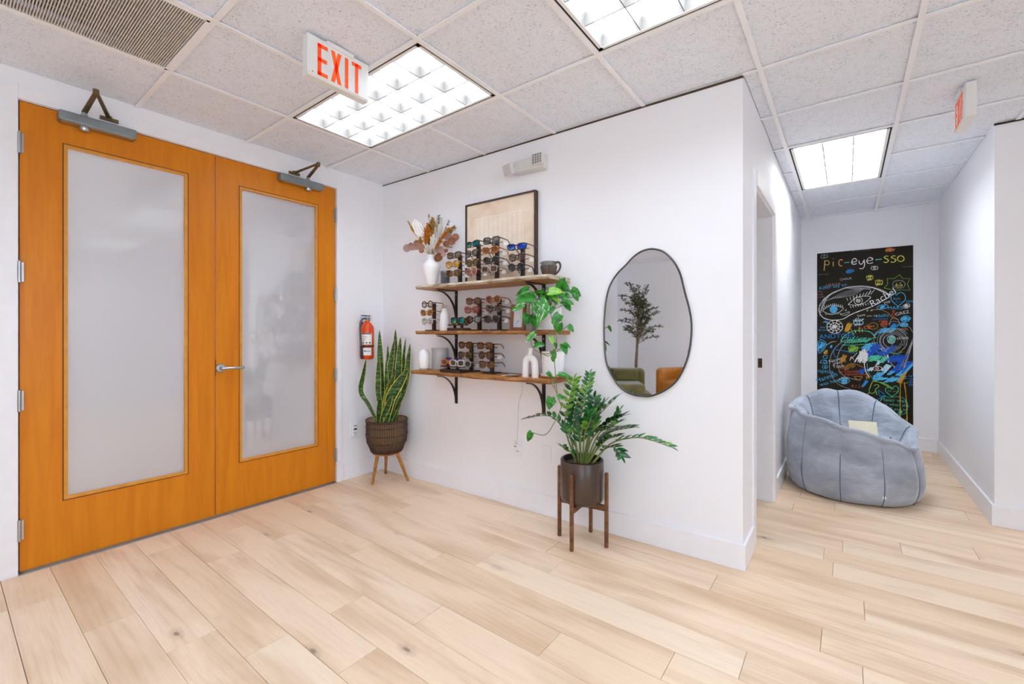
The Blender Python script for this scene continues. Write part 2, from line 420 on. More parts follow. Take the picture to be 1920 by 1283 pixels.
# ================================================================== DOUBLE DOORS
n = N('maple_door_veneer'); n.set(Roughness=.32); n.b.inputs['Coat Weight'].default_value = .06; n.b.inputs['Specular IOR Level'].default_value = .3; n.b.inputs['Coat Roughness'].default_value = .2
co = n.coord('Object', (1, 9, .8), 17)
a = n.noise(co, 2.2, 4, .55, .8); co2 = n.coord('Object', (1, 60, 2)); b = n.noise(co2, 3, 3, .5)
c = n.mix(n.ramp(a, [(.35, (0, 0, 0)), (.72, (1, 1, 1))]), L('#da8510'), L('#cc7508'))
c = n.mix(n.ramp(b, [(.55, (0, 0, 0)), (.8, (.35, .35, .35))]), c, L('#b96806'))
n.l(c, n.b.inputs['Base Color']); VEN = reg(n)
BEAD = M('maple_bead', '#d6902a', .35, var=.1); GROOVE = M('bead_groove', '#6e3d08', .6)
n = N('frosted_glass')
tr = n.n('ShaderNodeBsdfTranslucent'); tr.inputs[0].default_value = L('#eef0f4')
df = n.n('ShaderNodeBsdfDiffuse'); df.inputs[0].default_value = L('#c9cbd2')
fz = n.noise(n.coord('Object'), 300, 2)
mx = n.n('ShaderNodeMixShader', i_0=.40); n.l(tr.outputs[0], mx.inputs[1]); n.l(df.outputs[0], mx.inputs[2])
gl = n.n('ShaderNodeBsdfGlossy'); gl.inputs['Roughness'].default_value = .03; gl.inputs[0].default_value = (1, 1, 1, 1)
fr = n.n('ShaderNodeFresnel', i_0=2.35); m2 = n.n('ShaderNodeMixShader'); n.l(fr.outputs[0], m2.inputs[0])
n.l(mx.outputs[0], m2.inputs[1]); n.l(gl.outputs[0], m2.inputs[2]); n.l(m2.outputs[0], n.o.inputs[0])
bp = n.n('ShaderNodeBump'); bp.inputs['Strength'].default_value = .03; bp.inputs['Distance'].default_value = .0005; n.l(fz, bp.inputs['Height']); n.l(bp.outputs[0], df.inputs['Normal'])
FROST = reg(n)
STEEL = M('satin_steel', '#b9bcc0', .28, 1.0, var=.04); SILV = M('closer_grey', '#8d979b', .38, .7, var=.05); BRASS = M('closer_arm_bronze', '#7a6647', .4, .8)
cs = MB()
cs.b2((-.002, DY0-.08, 0), (.014, DY0-.004, DH+.085)).b2((-.002, DY1+.004, 0), (.014, DY1+.05, DH+.085)).b2((-.002, DY0-.004, DH+.006), (.014, DY1+.004, DH+.085))
t4 = struct(cs.obj('trim_4', TRIM, bevel=.002))
MB().b2((-.13, DY0-.02, 0), (-.0, DY0-.003, DH+.02)).b2((-.13, DY1+.003, 0), (0, DY1+.02, DH+.02)).b2((-.13, DY0-.02, DH+.004), (0, DY1+.02, DH+.02)).b2((-.075, DY0-.003, 0), (-.050, DY0+.018, DH+.004)).b2((-.075, DY1-.018, 0), (-.050, DY1+.003, DH+.004)).b2((-.075, DY0, DH-.014), (-.050, DY1, DH+.004)).obj('door_jamb', TRIM, t4)
MB().b2((-.10, DY0, -.002), (.022, DY1, .006)).obj('threshold', M('aluminium_threshold', '#a9acae', .4, .8), t4)
def door(k, y0, y1, gy0, gy1, hinge_side, cl, cmirror):
    d = sempty('door_%d' % k, (0, y0, 0)); d['label'] = 'orange maple door leaf with tall frosted glass lite'
    w = y1-y0-.004; g0, g1 = gy0-y0, gy1-y0; z0, z1, gz0, gz1 = .012, DH, .332, 2.284
    mb = MB(); xa, xb = -.048, -.003
    def fr(y0, z0, y1, z1, a, b, c, e, xa, xb):
        o = [(y0, z0), (y1, z0), (y1, z1), (y0, z1)]; i = [(a, c), (b, c), (b, e), (a, e)]
        vs = [(xa, y, z) for y, z in o]+[(xa, y, z) for y, z in i]+[(xb, y, z) for y, z in o]+[(xb, y, z) for y, z in i]
        fs = []
        for q in range(4):
            r = (q+1) % 4
            fs += [(q, 4+q, 4+r, r), (8+q, 8+r, 12+r, 12+q), (q, r, 8+r, 8+q), (4+q, 12+q, 12+r, 4+r)]
        return vs, fs
    mb.add(*fr(.002, z0, w, z1, g0+.004, g1-.004, gz0+.004, gz1-.004, xa, xb)); mb.obj('door_slab', VEN, d, bevel=.0015)
    MB().add(*fr(g0, gz0, g1, gz1, g0+.005, g1-.005, gz0+.005, gz1-.005, xb-.01, xb+.0012)).obj('bead_groove', GROOVE, d)
    MB().add(*fr(g0+.005, gz0+.005, g1-.005, gz1-.005, g0+.021, g1-.021, gz0+.021, gz1-.021, xb-.018, xb+.004)).obj('glazing_bead', BEAD, d, bevel=.002)
    MB().b2((-.030, g0+.012, gz0+.012), (-.022, g1-.012, gz1-.012)).obj('glass_pane', FROST, d)
    hy = 0.0 if hinge_side < 0 else w+.002
    for z in (.23, .898, 1.563, 2.229):
        hb = MB(); hb.tube([(.012, hy, z-.055), (.012, hy, z+.055)], .008, 10)
        for q in (-.022, 0.0, .022): hb.tube([(.012, hy, z+q-.0012), (.012, hy, z+q+.0012)], .0092, 10)
        hb.b2((.0045, hy-.016, z-.05), (.007, hy+.016, z+.05)); hb.obj('hinge', STEEL, d)
    # overhead closer
    ya, yb, zc = cl[0]-y0, cl[1]-y0, cl[2]
    c = MB().b2((-.004, ya, zc-.027), (.062, yb, zc+.027)).obj('door_closer', SILV, d, bevel=.008)
    MB().b2((.0, ya+.012, zc-.031), (.055, yb-.012, zc-.027)).obj('cover_lip', STEEL, c)
    py = ya+(yb-ya)*(.32 if not cmirror else .66)
    MB().lathe([(.019, -.052), (.022, -.047), (.022, -.03), (.017, -.026)], 16, Matrix.Translation((.03, py, zc))).obj('closer_knob', STEEL, c)
    MB().lathe([(.016, .026), (.016, .04), (.011, .041), (.011, .058)], 14, Matrix.Translation((.03, py, zc))).obj('pinion_cap', STEEL, c)
    ex, ey, ez = cl[3]; ey -= y0
    sy = py+(.105 if not cmirror else -.105)
    def bar(a, b, w=.012, h=.004):
        a = Vector(a); b = Vector(b); dd = (b-a); t = dd.cross(Vector((0, 0, 1))).normalized()*w; u = Vector((0, 0, h))
        vs = [a-t-u, a+t-u, a+t+u, a-t+u, b-t*.8-u, b+t*.8-u, b+t*.8+u, b-t*.8+u]
        return vs, [(0, 1, 2, 3), (4, 7, 6, 5), (0, 4, 5, 1), (1, 5, 6, 2), (2, 6, 7, 3), (3, 7, 4, 0)]
    MB().add(*bar((.03, py, zc+.055), (ex, ey, ez))).tube([(ex, ey, ez-.012), (ex, ey, ez+.016)], .013, 12).obj('closer_arm', BRASS, c)
    MB().add(*bar((.022, sy, zc+.062), (ex, ey, ez+.008), .010)).obj('forearm', BRASS, c)
    MB().b2((.012, sy-.04, zc+.048), (.03, sy+.04, zc+.066)).tube([(.024, sy, zc+.05), (.024, sy, zc+.075)], .012, 10).obj('arm_shoe', BRASS, c)
    return d
e1 = on_z(180, 174, 2.49); e2 = on_z(597, 309, 2.49)
d1 = door(1, DY0, DYC, -2.078, -1.50, -1, (-2.10, -1.775, 2.418, e1), False)
d2 = door(2, DYC, DY1, -1.204, -.62, 1, (-.945, -.605, 2.415, e2), True)
# lever handle on the second leaf
hy, hz = -1.317-DYC, 1.008
lv = MB().lathe([(.031, 0), (.031, .006), (.027, .011), (.014, .013), (.012, .045)], 24, Matrix.Translation((-.004, hy, hz)) @ Matrix.Rotation(math.pi/2, 4, 'Y')).obj('lever_rose', STEEL, d2)
MB().tube([(.042, hy-.006, hz), (.05, hy+.02, hz), (.05, hy+.07, hz), (.05, hy+.115, hz-.001), (.036, hy+.128, hz-.001)], [.012, .011, .0105, .010, .009], 10, flat=.95).obj('lever_handle', STEEL, lv)
MB().b2((-.006, -.0015, .96), (-.0015, .0035, 1.07)).obj('astragal_strike', M('brown_strike', '#7a4410', .5, .3), d2)
# ================================================================== CEILING FIXTURES
n = N('fluorescent_lens'); em = n.n('ShaderNodeEmission'); em.inputs[0].default_value = (.87, .99, 1.16, 1); em.inputs[1].default_value = LAMP
n.l(em.outputs[0], n.o.inputs[0]); LENS = reg(n)
n = N('added_lobby_lens'); em = n.n('ShaderNodeEmission'); em.inputs[0].default_value = (.98, .99, 1.0, 1); em.inputs[1].default_value = LAMP*8.5
n.l(em.outputs[0], n.o.inputs[0]); LENS2 = reg(n)
n = N('hall_fluorescent_lens'); em = n.n('ShaderNodeEmission'); em.inputs[0].default_value = (.93, .99, 1.08, 1); em.inputs[1].default_value = LAMP*1.75
n.l(em.outputs[0], n.o.inputs[0]); LENS3 = reg(n)
LOUV = M('parabolic_louver_silver', '#98938c', .5, .0, var=.0); HOUS = M('fixture_housing_white', '#f2f2f2', .4, var=.0)
LBL = ['recessed fluorescent louver ceiling light behind the hanging exit sign', 'recessed fluorescent louver ceiling light above the open floor in front of the mirror wall',
       'recessed fluorescent louver ceiling light in the hallway before the chalk mural',
       'added unseen ceiling light toward the rear wall near the vent', 'added unseen ceiling light toward the rear middle of room',
       'added unseen ceiling light near the right wall by hallway', 'added unseen ceiling light in the rear right corner', 'added unseen ceiling light above the armchairs']
for (i, j, w, h), lab in zip(LIGHTS, LBL):
    xa, xb, ya, yb = gx(i)+TW/2, gx(i+w)-TW/2, gy(j)+TW/2, gy(j+h)-TW/2
    t = thing('ceiling_light', lab, 'ceiling light', ((xa+xb)/2, (ya+yb)/2, CEIL), 0, 'recessed louver lights')
    X, Y = (xb-xa)/2, (yb-ya)/2
    MB().b2((-X, -Y, .115), (X, Y, .125)).b2((-X, -Y, .0), (-X+.004, Y, .115)).b2((X-.004, -Y, .0), (X, Y, .115)).b2((-X, -Y, 0), (X, -Y+.004, .115)).b2((-X, Y-.004, 0), (X, Y, .115)).obj('housing', HOUS, t)
    MB().b2((-X+.004, -Y+.004, .004), (-X+.014, Y-.004, .03)).b2((X-.014, -Y+.004, .004), (X-.004, Y-.004, .03)).b2((-X+.004, -Y+.004, .004), (X-.004, -Y+.014, .03)).b2((-X+.004, Y-.014, .004), (X-.004, Y-.004, .03)).obj('gap_frame', DARK, t)
    q = .014
    MB().b2((-X+q, -Y+q, .001), (-X+q+.016, Y-q, .012)).b2((X-q-.016, -Y+q, .001), (X-q, Y-q, .012)).b2((-X+q, -Y+q, .001), (X-q, -Y+q+.016, .012)).b2((-X+q, Y-q-.016, .001), (X-q, Y-q, .012)).obj('door_frame', HOUS, t)
    MB().b2((-X+.01, -Y+.01, .082), (X-.01, Y-.01, .09)).obj('lens', LENS3 if j == 3 else LENS, t)
    ix, iy = X-q-.014, Y-q-.014
    nx, ny = (6, 3) if w == 2 else (3, 6)
    def blade(a, b, along):          # parabolic section: wide at the top, a fine edge below
        mb = MB(); prof = [(.0022, .003), (.0035, .02), (.007, .038), (.014, .055)]
        L_ = [(-r, z) for r, z in reversed(prof)]+prof
        ends = []
        for s_ in (a, b): ends.append([((along[1]+r, s_, z) if along[0] == 'y' else (s_, along[1]+r, z)) for r, z in L_])
        mb.grid(ends); return mb.obj('louver_blade', LOUV, t)
    for k in range(nx+1): blade(-iy, iy, ('y', -ix+2*ix*k/nx))
    for k in range(ny+1): blade(-ix, ix, ('x', -iy+2*iy*k/ny))

for k, yl in enumerate((-2.25,)):  # unseen lamp added behind the doors to light the frosted glass
    t = thing('ceiling_light', 'added unseen lobby light panel brightening the frosted doors from behind', 'ceiling light', (-1.0, yl, CEIL-.03), 0)
    MB().b2((-.3, -.6, .0), (.3, .6, .03)).obj('housing', HOUS, t); MB().b2((-.28, -.58, -.004), (.28, .58, .001)).obj('lens', LENS2, t)

# ---- return-air grille
t = thing('return_air_grille', 'grey finely slatted return air grille set in the ceiling', 'air vent', (gx(VENT[0])+G/2, gy(VENT[1])+G/2, CEIL))
X = G/2-TW/2
MB().b2((-X, -X, .06), (X, X, .065)).obj('backing', M('grille_backing', '#5a5550', .8), t)  # plain grey-brown sheet behind the slats
MB().b2((-X, -X, -.001), (-X+.012, X, .012)).b2((X-.012, -X, -.001), (X, X, .012)).b2((-X, -X, -.001), (X, -X+.012, .012)).b2((-X, X-.012, -.001), (X, X, .012)).obj('frame', TEE, t)
mb = MB(); k = 0
y = -X+.014
while y < X-.012:
    mb.box((0, y, .006), (2*X-.02, .0046, .010)); y += .0092
GRL = M('grille_grey', '#d6d0c8', .5, .0)
s = mb.obj('slats', GRL, t); s['kind'] = 'stuff'
mb = MB(); x = -X+.05
while x < X-.03: mb.box((x, 0, .010), (.002, 2*X-.02, .006)); x += .05
s = mb.obj('cross_rods', GRL, t); s['kind'] = 'stuff'

# ---- exit signs
SGN = M('exit_sign_white', '#e6e6e4', .4, var=.02)
n = N('exit_red_letters'); n.set(Roughness=.5); n.b.inputs['Base Color'].default_value = L('#f2591b')
n.b.inputs['Emission Color'].default_value = L('#ff5a1e'); n.b.inputs['Emission Strength'].default_value = .12
f = n.noise(n.coord('Object'), 12, 2); n.l(n.ramp(f, [(.3, L('#ef5216')), (.7, L('#f8682a'))]), n.b.inputs['Base Color']); EXR = reg(n)
def glyph(ch, mb, x0, w, z0, h, st):
    """block letter in the x,z plane (y = 0)"""
    def bar(a, b, c, d): mb.b2((a, -.0012, c), (b, .0004, d))
    def slant(ax, az, bx, bz, s):
        vs = [(ax-s, y, az) for y in (-.0012, .0004)]+[(ax+s, y, az) for y in (-.0012, .0004)]+[(bx-s, y, bz) for y in (-.0012, .0004)]+[(bx+s, y, bz) for y in (-.0012, .0004)]
        mb.add(vs, [(0, 2, 6, 4), (1, 5, 7, 3), (0, 4, 5, 1), (2, 3, 7, 6), (4, 6, 7, 5), (0, 1, 3, 2)])
    if ch == 'E':
        bar(x0, x0+st, z0, z0+h)
        for k, l in ((0, 1), (.5, .92), (1, 1)): zc = z0+st/2+(h-st)*k; bar(x0, x0+w*l, zc-st/2, zc+st/2)
    if ch == 'X': slant(x0+st/2, z0, x0+w-st/2, z0+h, st*.55); slant(x0+w-st/2, z0, x0+st/2, z0+h, st*.55)
    if ch == 'I': bar(x0+w/2-st/2, x0+w/2+st/2, z0, z0+h)
    if ch == 'T': bar(x0+w/2-st/2, x0+w/2+st/2, z0, z0+h); bar(x0, x0+w, z0+h-st, z0+h)
def exit_sign(lab, loc, rz, wid, arrow, h=.19):
    t = thing('exit_sign', lab, 'exit sign', loc, rz)           # local front = -y, x to the viewer's right
    MB().b2((-wid/2, -.0, -h), (wid/2, .045, -.004)).obj('housing', SGN, t, bevel=.004)
    MB().b2((-wid/2+.006, -.004, -h+.006), (wid/2-.006, .002, -.012)).obj('face_plate', SGN, t, bevel=.002)
    MB().b2((-.075, .004, -.022), (.075, .05, .002)).b2((-.07, -.012, -.02), (.07, .01, .001)).obj('canopy', SGN, t, bevel=.004)
    lh = h*.76; z0 = -h*.93; x = -wid*.36; lw = wid*.155; gap = wid*.055
    for ch, ww in (('E', lw), ('X', lw*1.05), ('I', lw*.45), ('T', lw*1.05)):
        mb = MB(); glyph(ch, mb, x, ww, z0, lh, wid*.055); o = mb.obj('letter', EXR, t); o.location = (0, -.0045, 0); x += ww+gap
    if arrow:
        mb = MB(); ax = wid*.40
        for s_ in (-1, 1):
            mb.add([(ax, -.0012, z0+lh/2), (ax+.004, -.0012, z0+lh/2), (ax-.02, -.0012, z0+lh/2+s_*.035), (ax-.026, -.0012, z0+lh/2+s_*.03)], [(0, 1, 2, 3)] if s_ > 0 else [(3, 2, 1, 0)])
        o = mb.obj('chevron', EXR, t); o.location = (0, -.0045, 0)
    MB().lathe([(.003, 0), (.003, .003), (.0, .004)], 8, Matrix.Translation((-wid/2+.02, -.004, -h+.016)) @ Matrix.Rotation(math.pi/2, 4, 'X')).obj('test_lamp', EXR, t)
    return t
exit_sign('white exit sign with orange letters hanging in front of ceiling light', (1.482, -1.335, CEIL), math.pi/2, .315, False)
exit_sign('white exit sign with red letters seen edge-on at the hallway mouth', (3.905, .985, CEIL), -math.pi/2, .27, True)

# ---- emergency light on the shelf wall
t = wthing('emergency_light', 'white twin head emergency light high on wall above framed art', 'emergency light', 1.62, 0, 2.415)
EML = M('emergency_light_white', '#d9d8d6', .45, var=.02); LED = M('led_lens', '#c8c8c6', .15, .3)
mb = MB(); vs = []
for s_, a in ((-.10, .85), (.155, .95)):
    vs += [(s_, 0, -.055*a), (s_, -.062, -.045*a), (s_, -.062, .05*a), (s_, 0, .055*a)]
mb.add(vs, [(0, 1, 2, 3), (4, 7, 6, 5), (0, 4, 5, 1), (1, 5, 6, 2), (2, 6, 7, 3), (3, 7, 4, 0)]).obj('body', EML, t, bevel=.01)
def lamp_head(loc, rot, ring='led_ring', col='#8a8682'):
    T = Matrix.Translation(loc) @ Matrix.Rotation(rot[2], 4, 'Z') @ Matrix.Rotation(rot[0], 4, 'X')
    h = MB().box((0, 0, 0), (.088, .034, .078), T).obj('lamp_head', EML, t, bevel=.01)
    mb = MB(); 
    for a in range(4):
        for b in range(4):
            TT = T @ Matrix.Translation((-.029+a*.0193, -.0165, -.025+b*.0167)) @ Matrix.Rotation(math.pi/2, 4, 'X')
            mb.lathe([(.0074, -.002), (.0074, .0025), (.0055, .0025), (.004, .0006), (.0, .0004)], 12, TT)
    mb.obj('led_cluster', M(ring, col, .3, .2), h)
lamp_head((.112, -.066, .012), (0, 0, 0)); lamp_head((-.118, -.092, -.02), (.35, 0, -.25), 'pale_led_ring', '#c4c3c2')
MB().tube([(-.08, -.05, -.01), (-.12, -.075, -.018)], .016, 10).obj('swivel', EML, t)

# ================================================================== WALL PLATES, CORD, EXTINGUISHER
PL = M('wall_plate_white', '#eeeef0', .35, var=.01); SLOT = M('socket_dark', '#2b2724', .5)
def plate(lab, name, loc, rz, w=.073, h=.115):
    t = thing(name, lab, 'wall plate' if name == 'blank_wall_plate' else 'outlet', loc, rz)
    MB().b2((-w/2, -.006, -h/2), (w/2, .002, h/2)).obj('plate', PL, t, bevel=.003); return t
t = plate('white combination outlet low on wall beside the orange door', 'wall_outlet', (0, -.2955, .409), math.pi/2, .075, .135)
MB().b2((-.02, -.014, -.055), (.022, -.004, .055)).obj('device_body', PL, t, bevel=.003)
MB().b2((-.012, -.0155, .033), (.017, -.0135, .038)).obj('slot', SLOT, t)
MB().b2((-.012, -.0155, .0), (.017, -.0135, .014)).obj('reset_button', SLOT, t)
for x in (-.006, .008): MB().b2((x-.002, -.0155, -.028), (x+.002, -.0135, -.018)).obj('slot', SLOT, t)
MB().b2((-.003, -.0155, -.042), (.005, -.0135, -.036)).obj('slot', SLOT, t)
t = plate('white duplex outlet with plugged adapter under the shelves', 'wall_outlet', W(1.52, 0, .419), TH)
for z in (-.024, .024):
    MB().lathe([(.017, 0), (.017, .003), (0, .003)], 16, Matrix.Translation((0, -.006, z)) @ Matrix.Rotation(math.pi/2, 4, 'X')).obj('receptacle', PL, t)
for x in (-.006, .006): MB().b2((x-.0015, -.0105, -.024), (x+.0015, -.0088, -.014)).obj('slot', SLOT, t)
pg = MB().b2((-.012, -.035, .012), (.012, -.008, .038)).obj('plug', PL, t, bevel=.004)
MB().b2((-.01, -.037, .018), (.011, -.034, .026)).obj('plug_face', M('plug_grey', '#8d8d90', .5), t)
plate('plain blank white wall plate beside the zz plant', 'blank_wall_plate', W(1.762, 0, .419), TH, .074, .116)
cord = [W(1.565, .012, .932), W(1.562, .008, .84), W(1.53, .006, .74), W(1.522, .005, .6), W(1.522, .012, .5), W(1.52, .025, .455)]
tag(MB().tube([tuple(p) for p in cat_rom(cord, 5)], .0022, 6).obj('power_cord', M('white_cord', '#d8d8da', .5)), 'thin white power cord hanging from bottom shelf to outlet', 'cord')

t = thing('fire_extinguisher', 'red fire extinguisher hung on the wall beside the door', 'fire extinguisher', (.075, -.215, 1.02), 0)
RED = M('extinguisher_red', '#e04c14', .25, var=.04); BLK = M('black_rubber', '#2a2626', .5); ALU = M('cast_aluminium', '#b9bdbf', .3, .9)
r = .056
MB().lathe([(.047, 0), (r, .012), (r, .255), (r*.93, .28), (r*.72, .303), (.026, .318), (.02, .325), (.02, .335)], 32).obj('cylinder', RED, t)
def cyl_patch(z0, z1, a0, a1, rr, name, mat):
    rows = [[(rr*math.cos(math.radians(a0+(a1-a0)*k/16)), rr*math.sin(math.radians(a0+(a1-a0)*k/16)), z) for k in range(17)] for z in (z0, z1)]
    return MB().grid(rows).obj(name, mat, t)
# faces: camera lies toward +x,-y of it
cyl_patch(.128, .225, -130, 5, r+.0008, 'instruction_label', M('label_white', '#eceae6', .4, var=.03))
cyl_patch(.132, .222, -112, -92, r+.0012, 'warning_strip', M('label_yellow', '#e8d96a', .4))
cyl_patch(.216, .224, -90, 0, r+.0013, 'label_heading', M('label_black', '#3c3a3a', .5))
for a in (-78, -50, -22): cyl_patch(.137, .149, a, a+16, r+.0013, 'class_symbol', M('label_ink', '#5c5a5a', .5))
for k in range(3): cyl_patch(.165+k*.014, .168+k*.014, -82, -50+8*k, r+.0013, 'label_line', M('label_ink', '#5c5a5a', .5))
cyl_patch(.035, .10, -80, 0, r+.0008, 'service_label', M('label_white', '#eceae6', .4, var=.03))
cyl_patch(.067, .078, -66, -44, r+.0013, 'label_emblem', M('label_blue', '#4a5fb0', .4)); cyl_patch(.067, .072, -42, -10, r+.0013, 'label_line', M('label_ink', '#5c5a5a', .5))
MB().lathe([(r+.0005, .106), (r+.003, .106), (r+.003, .120), (r+.0005, .120)], 32).obj('strap', M('dark_strap', '#3a2a22', .5), t)
v = MB().lathe([(.017, .333), (.02, .337), (.02, .362), (.013, .366), (.013, .376)], 16).obj('valve', ALU, t)
MB().b2((-.016, -.062, .348), (.016, .036, .366)).obj('carry_handle', ALU, v, bevel=.003)
MB().add([(-.011, -.058, .374), (.011, -.058, .374), (.011, .02, .372), (-.011, .02, .372), (-.011, -.058, .382), (.011, -.058, .382), (.011, .02, .380), (-.011, .02, .380)], [(0, 3, 2, 1), (4, 5, 6, 7), (0, 1, 5, 4), (1, 2, 6, 5), (2, 3, 7, 6), (3, 0, 4, 7)]).obj('squeeze_lever', M('dark_lever', '#4a4542', .4, .6), v)
MB().lathe([(.015, 0), (.015, .012), (.012, .014), (0, .014)], 16, Matrix.Translation((.015, .012, .35)) @ Matrix.Rotation(1.2, 4, 'Z') @ Matrix.Rotation(math.pi/2, 4, 'Y')).obj('pressure_gauge', M('gauge_face', '#dcd8d4', .3), v)
ring = [(.0+.012*math.cos(q), .03+.0, .372+.012*math.sin(q)) for q in [2*math.pi*k/12 for k in range(12)]]
MB().tube(ring, .0015, 5, closed=True).obj('safety_pin', ALU, v)
MB().tube([(0, -.01, .372), (.0, -.035, .40), (0, -.055, .428)], .0015, 5).tube([(0, .02, .37), (.01, .05, .385), (.01, .085, .388)], [.001, .003, .004], 5, flat=.3).obj('seal_tag', M('clear_tie', '#dfe2ea', .3), v)
hose = [(.01, -.012, .35), (.012, -.045, .352), (.014, -.074, .325), (.015, -.082, .27), (.014, -.078, .2), (.012, -.07, .14), (.012, -.066, .11)]
MB().tube([tuple(p) for p in cat_rom(hose, 5)], .0085, 10).obj('hose', M('hose_grey', '#575254', .5), t)
MB().tube([(.012, -.067, .118), (.012, -.066, .104)], .0125, 12).tube([(.012, -.066, .106), (.012, -.062, .006)], [.010, .0125], 12).obj('nozzle', BLK, t)
MB().b2((-.075, -.03, .02), (-.05, .03, .33)).b2((-.06, -.012, .325), (.0, .012, .335)).obj('wall_bracket', ALU, t)

# ================================================================== ART, MIRROR, CHALK POSTER
a0 = on_w(872, 384, .04); a1 = on_w(1003.5, 356, .04)
AS0, AS1, AZ0, AZ1 = a0[0], a1[0], 1.612, 2.236
aw, ah = AS1-AS0, AZ1-AZ0
t = wthing('framed_art', 'large tan textured art print in thin dark brown frame', 'framed art', (AS0+AS1)/2, 0, AZ0)
FRM = M('walnut_black_frame', '#3f2c1f', .45, var=.15)
fw, fd = .011, .04
for lo, hi in (((-aw/2, -fd, 0), (-aw/2+fw, -.001, ah)), ((aw/2-fw, -fd, 0), (aw/2, -.001, ah)), ((-aw/2+fw, -fd, 0), (aw/2-fw, -.001, fw)), ((-aw/2+fw, -fd, ah-fw), (aw/2-fw, -.001, ah))):
    MB().b2(lo, hi).obj('frame_rail', FRM, t, bevel=.0015)
n = N('tan_plaster_canvas'); n.set(Roughness=.8)
f = n.noise(n.coord('Object'), 5, 4, .6, .6); n.l(n.ramp(f, [(.28, L('#dcbfa2')), (.5, L('#e8d2ba')), (.72, L('#f0e2cc'))]), n.b.inputs['Base Color'])
n.bump(n.noise(n.coord('Object'), 60, 3), .2, .001); CANV = reg(n)
MB().b2((-aw/2+fw, -.028, fw), (aw/2-fw, -.02, ah-fw)).obj('canvas', CANV, t)
mb = MB(); x0, x1, zt, zb = -aw/2+aw*.15, aw/2-aw*.18, ah*.80, ah*.16
for c_ in range(10):
    cx = x0+(x1-x0)*(c_+.5)/10
    for k in range(34):
        z = zb+(zt-zb)*(k+.5)/34; wv_ = (x1-x0)/10*.74
        mb.box((cx, -.0285, z), (wv_, .003, .0042), Matrix.Translation((cx, 0, z)) @ Matrix.Rotation(.02*math.sin(k*2.1+c_), 4, 'Y') @ Matrix.Translation((-cx, 0, -z)))
mb.box(((x0+x1)/2, -.0285, zt+.004), (x1-x0+.01, .003, .004)).box((x0-.006, -.0285, (zt+zb)/2), (.003, .003, zt-zb)).box((x1+.006, -.0285, (zt+zb)/2), (.003, .003, zt-zb))
s = mb.obj('raised_strokes', M('cream_plaster', '#f8f2e6', .7), t); s['kind'] = 'stuff'

mp_ = [(470, 70), (540, 85), (600, 130), (650, 195), (685, 270), (705, 350), (725, 430), (750, 520), (768, 620), (771, 710), (762, 810), (742, 910), (700, 1020), (640, 1110), (560, 1170), (480, 1205), (420, 1215), (330, 1205), (250, 1170), (190, 1110), (140, 1030), (110, 950), (97, 850), (92, 700), (95, 600), (105, 490), (125, 390), (155, 320), (200, 255), (260, 195), (310, 140), (370, 95), (420, 76)]
mw = [on_w(1110+x/4.138, 450+y/4.138, .014) for x, y in mp_]
ms, mz = sum(p[0] for p in mw)/len(mw), sum(p[2] for p in mw)/len(mw)
t = wthing('wall_mirror', 'pebble shaped wall mirror with thin dark metal rim', 'mirror', ms, 0, mz)
out = cat_rom([(p[0]-ms, p[2]-mz, 0) for p in mw], 3, True)
TT = Matrix(((1, 0, 0, 0), (0, 0, -1, 0), (0, 1, 0, 0), (0, 0, 0, 1)))     # (x,y,z) -> (x,-z,y)
MIRR = M('silvered_mirror', (.93, .94, .95, 1), .012, 1.0, var=0)
MB().prism([(p.x*.99, p.y*.995) for p in reversed(out)][::-1], .0, .010, TT).obj('mirror_glass', MIRR, t)
MB().tube([(p.x, -.010, p.y) for p in out], .0055, 8, closed=True).obj('rim', M('gunmetal_rim', '#55524f', .35, .9), t)
# ================================================================== SHELVES
def wood(name, c_lo, c_hi, c_dk, sx=2.0, sy=22, rough=.5):
    n = N(name); n.set(Roughness=rough)
    co = n.coord('Object', (sx, sy, sy), 31)
    a = n.noise(co, 1.6, 4, .6, 1.0); b = n.noise(n.coord('Object', (sx*3, sy*4, sy*4)), 2, 3)
    c = n.ramp(a, [(.3, L(c_dk)), (.5, L(c_lo)), (.7, L(c_hi))])
    c = n.mix(n.ramp(b, [(.5, (0, 0, 0)), (.8, (.4, .4, .4))]), c, L(c_dk))
    n.l(c, n.b.inputs['Base Color']); n.bump(a, .15, .001); return reg(n)
SHW = wood('live_edge_wood', '#b87c38', '#cf9a52', '#8a5526')
EDG = [wood('weathered_grey_edge', '#b8a890', '#d6ccba', '#7d6850', 6, 30), wood('dark_bark_edge', '#96602c', '#bd8a4c', '#5c3618', 5, 26)]
IRON = M('black_iron', '#2b2422', .5, .4, var=.15)
SS0, SS1, SD = .757, 1.941, .275
SHELF_TOP = {}
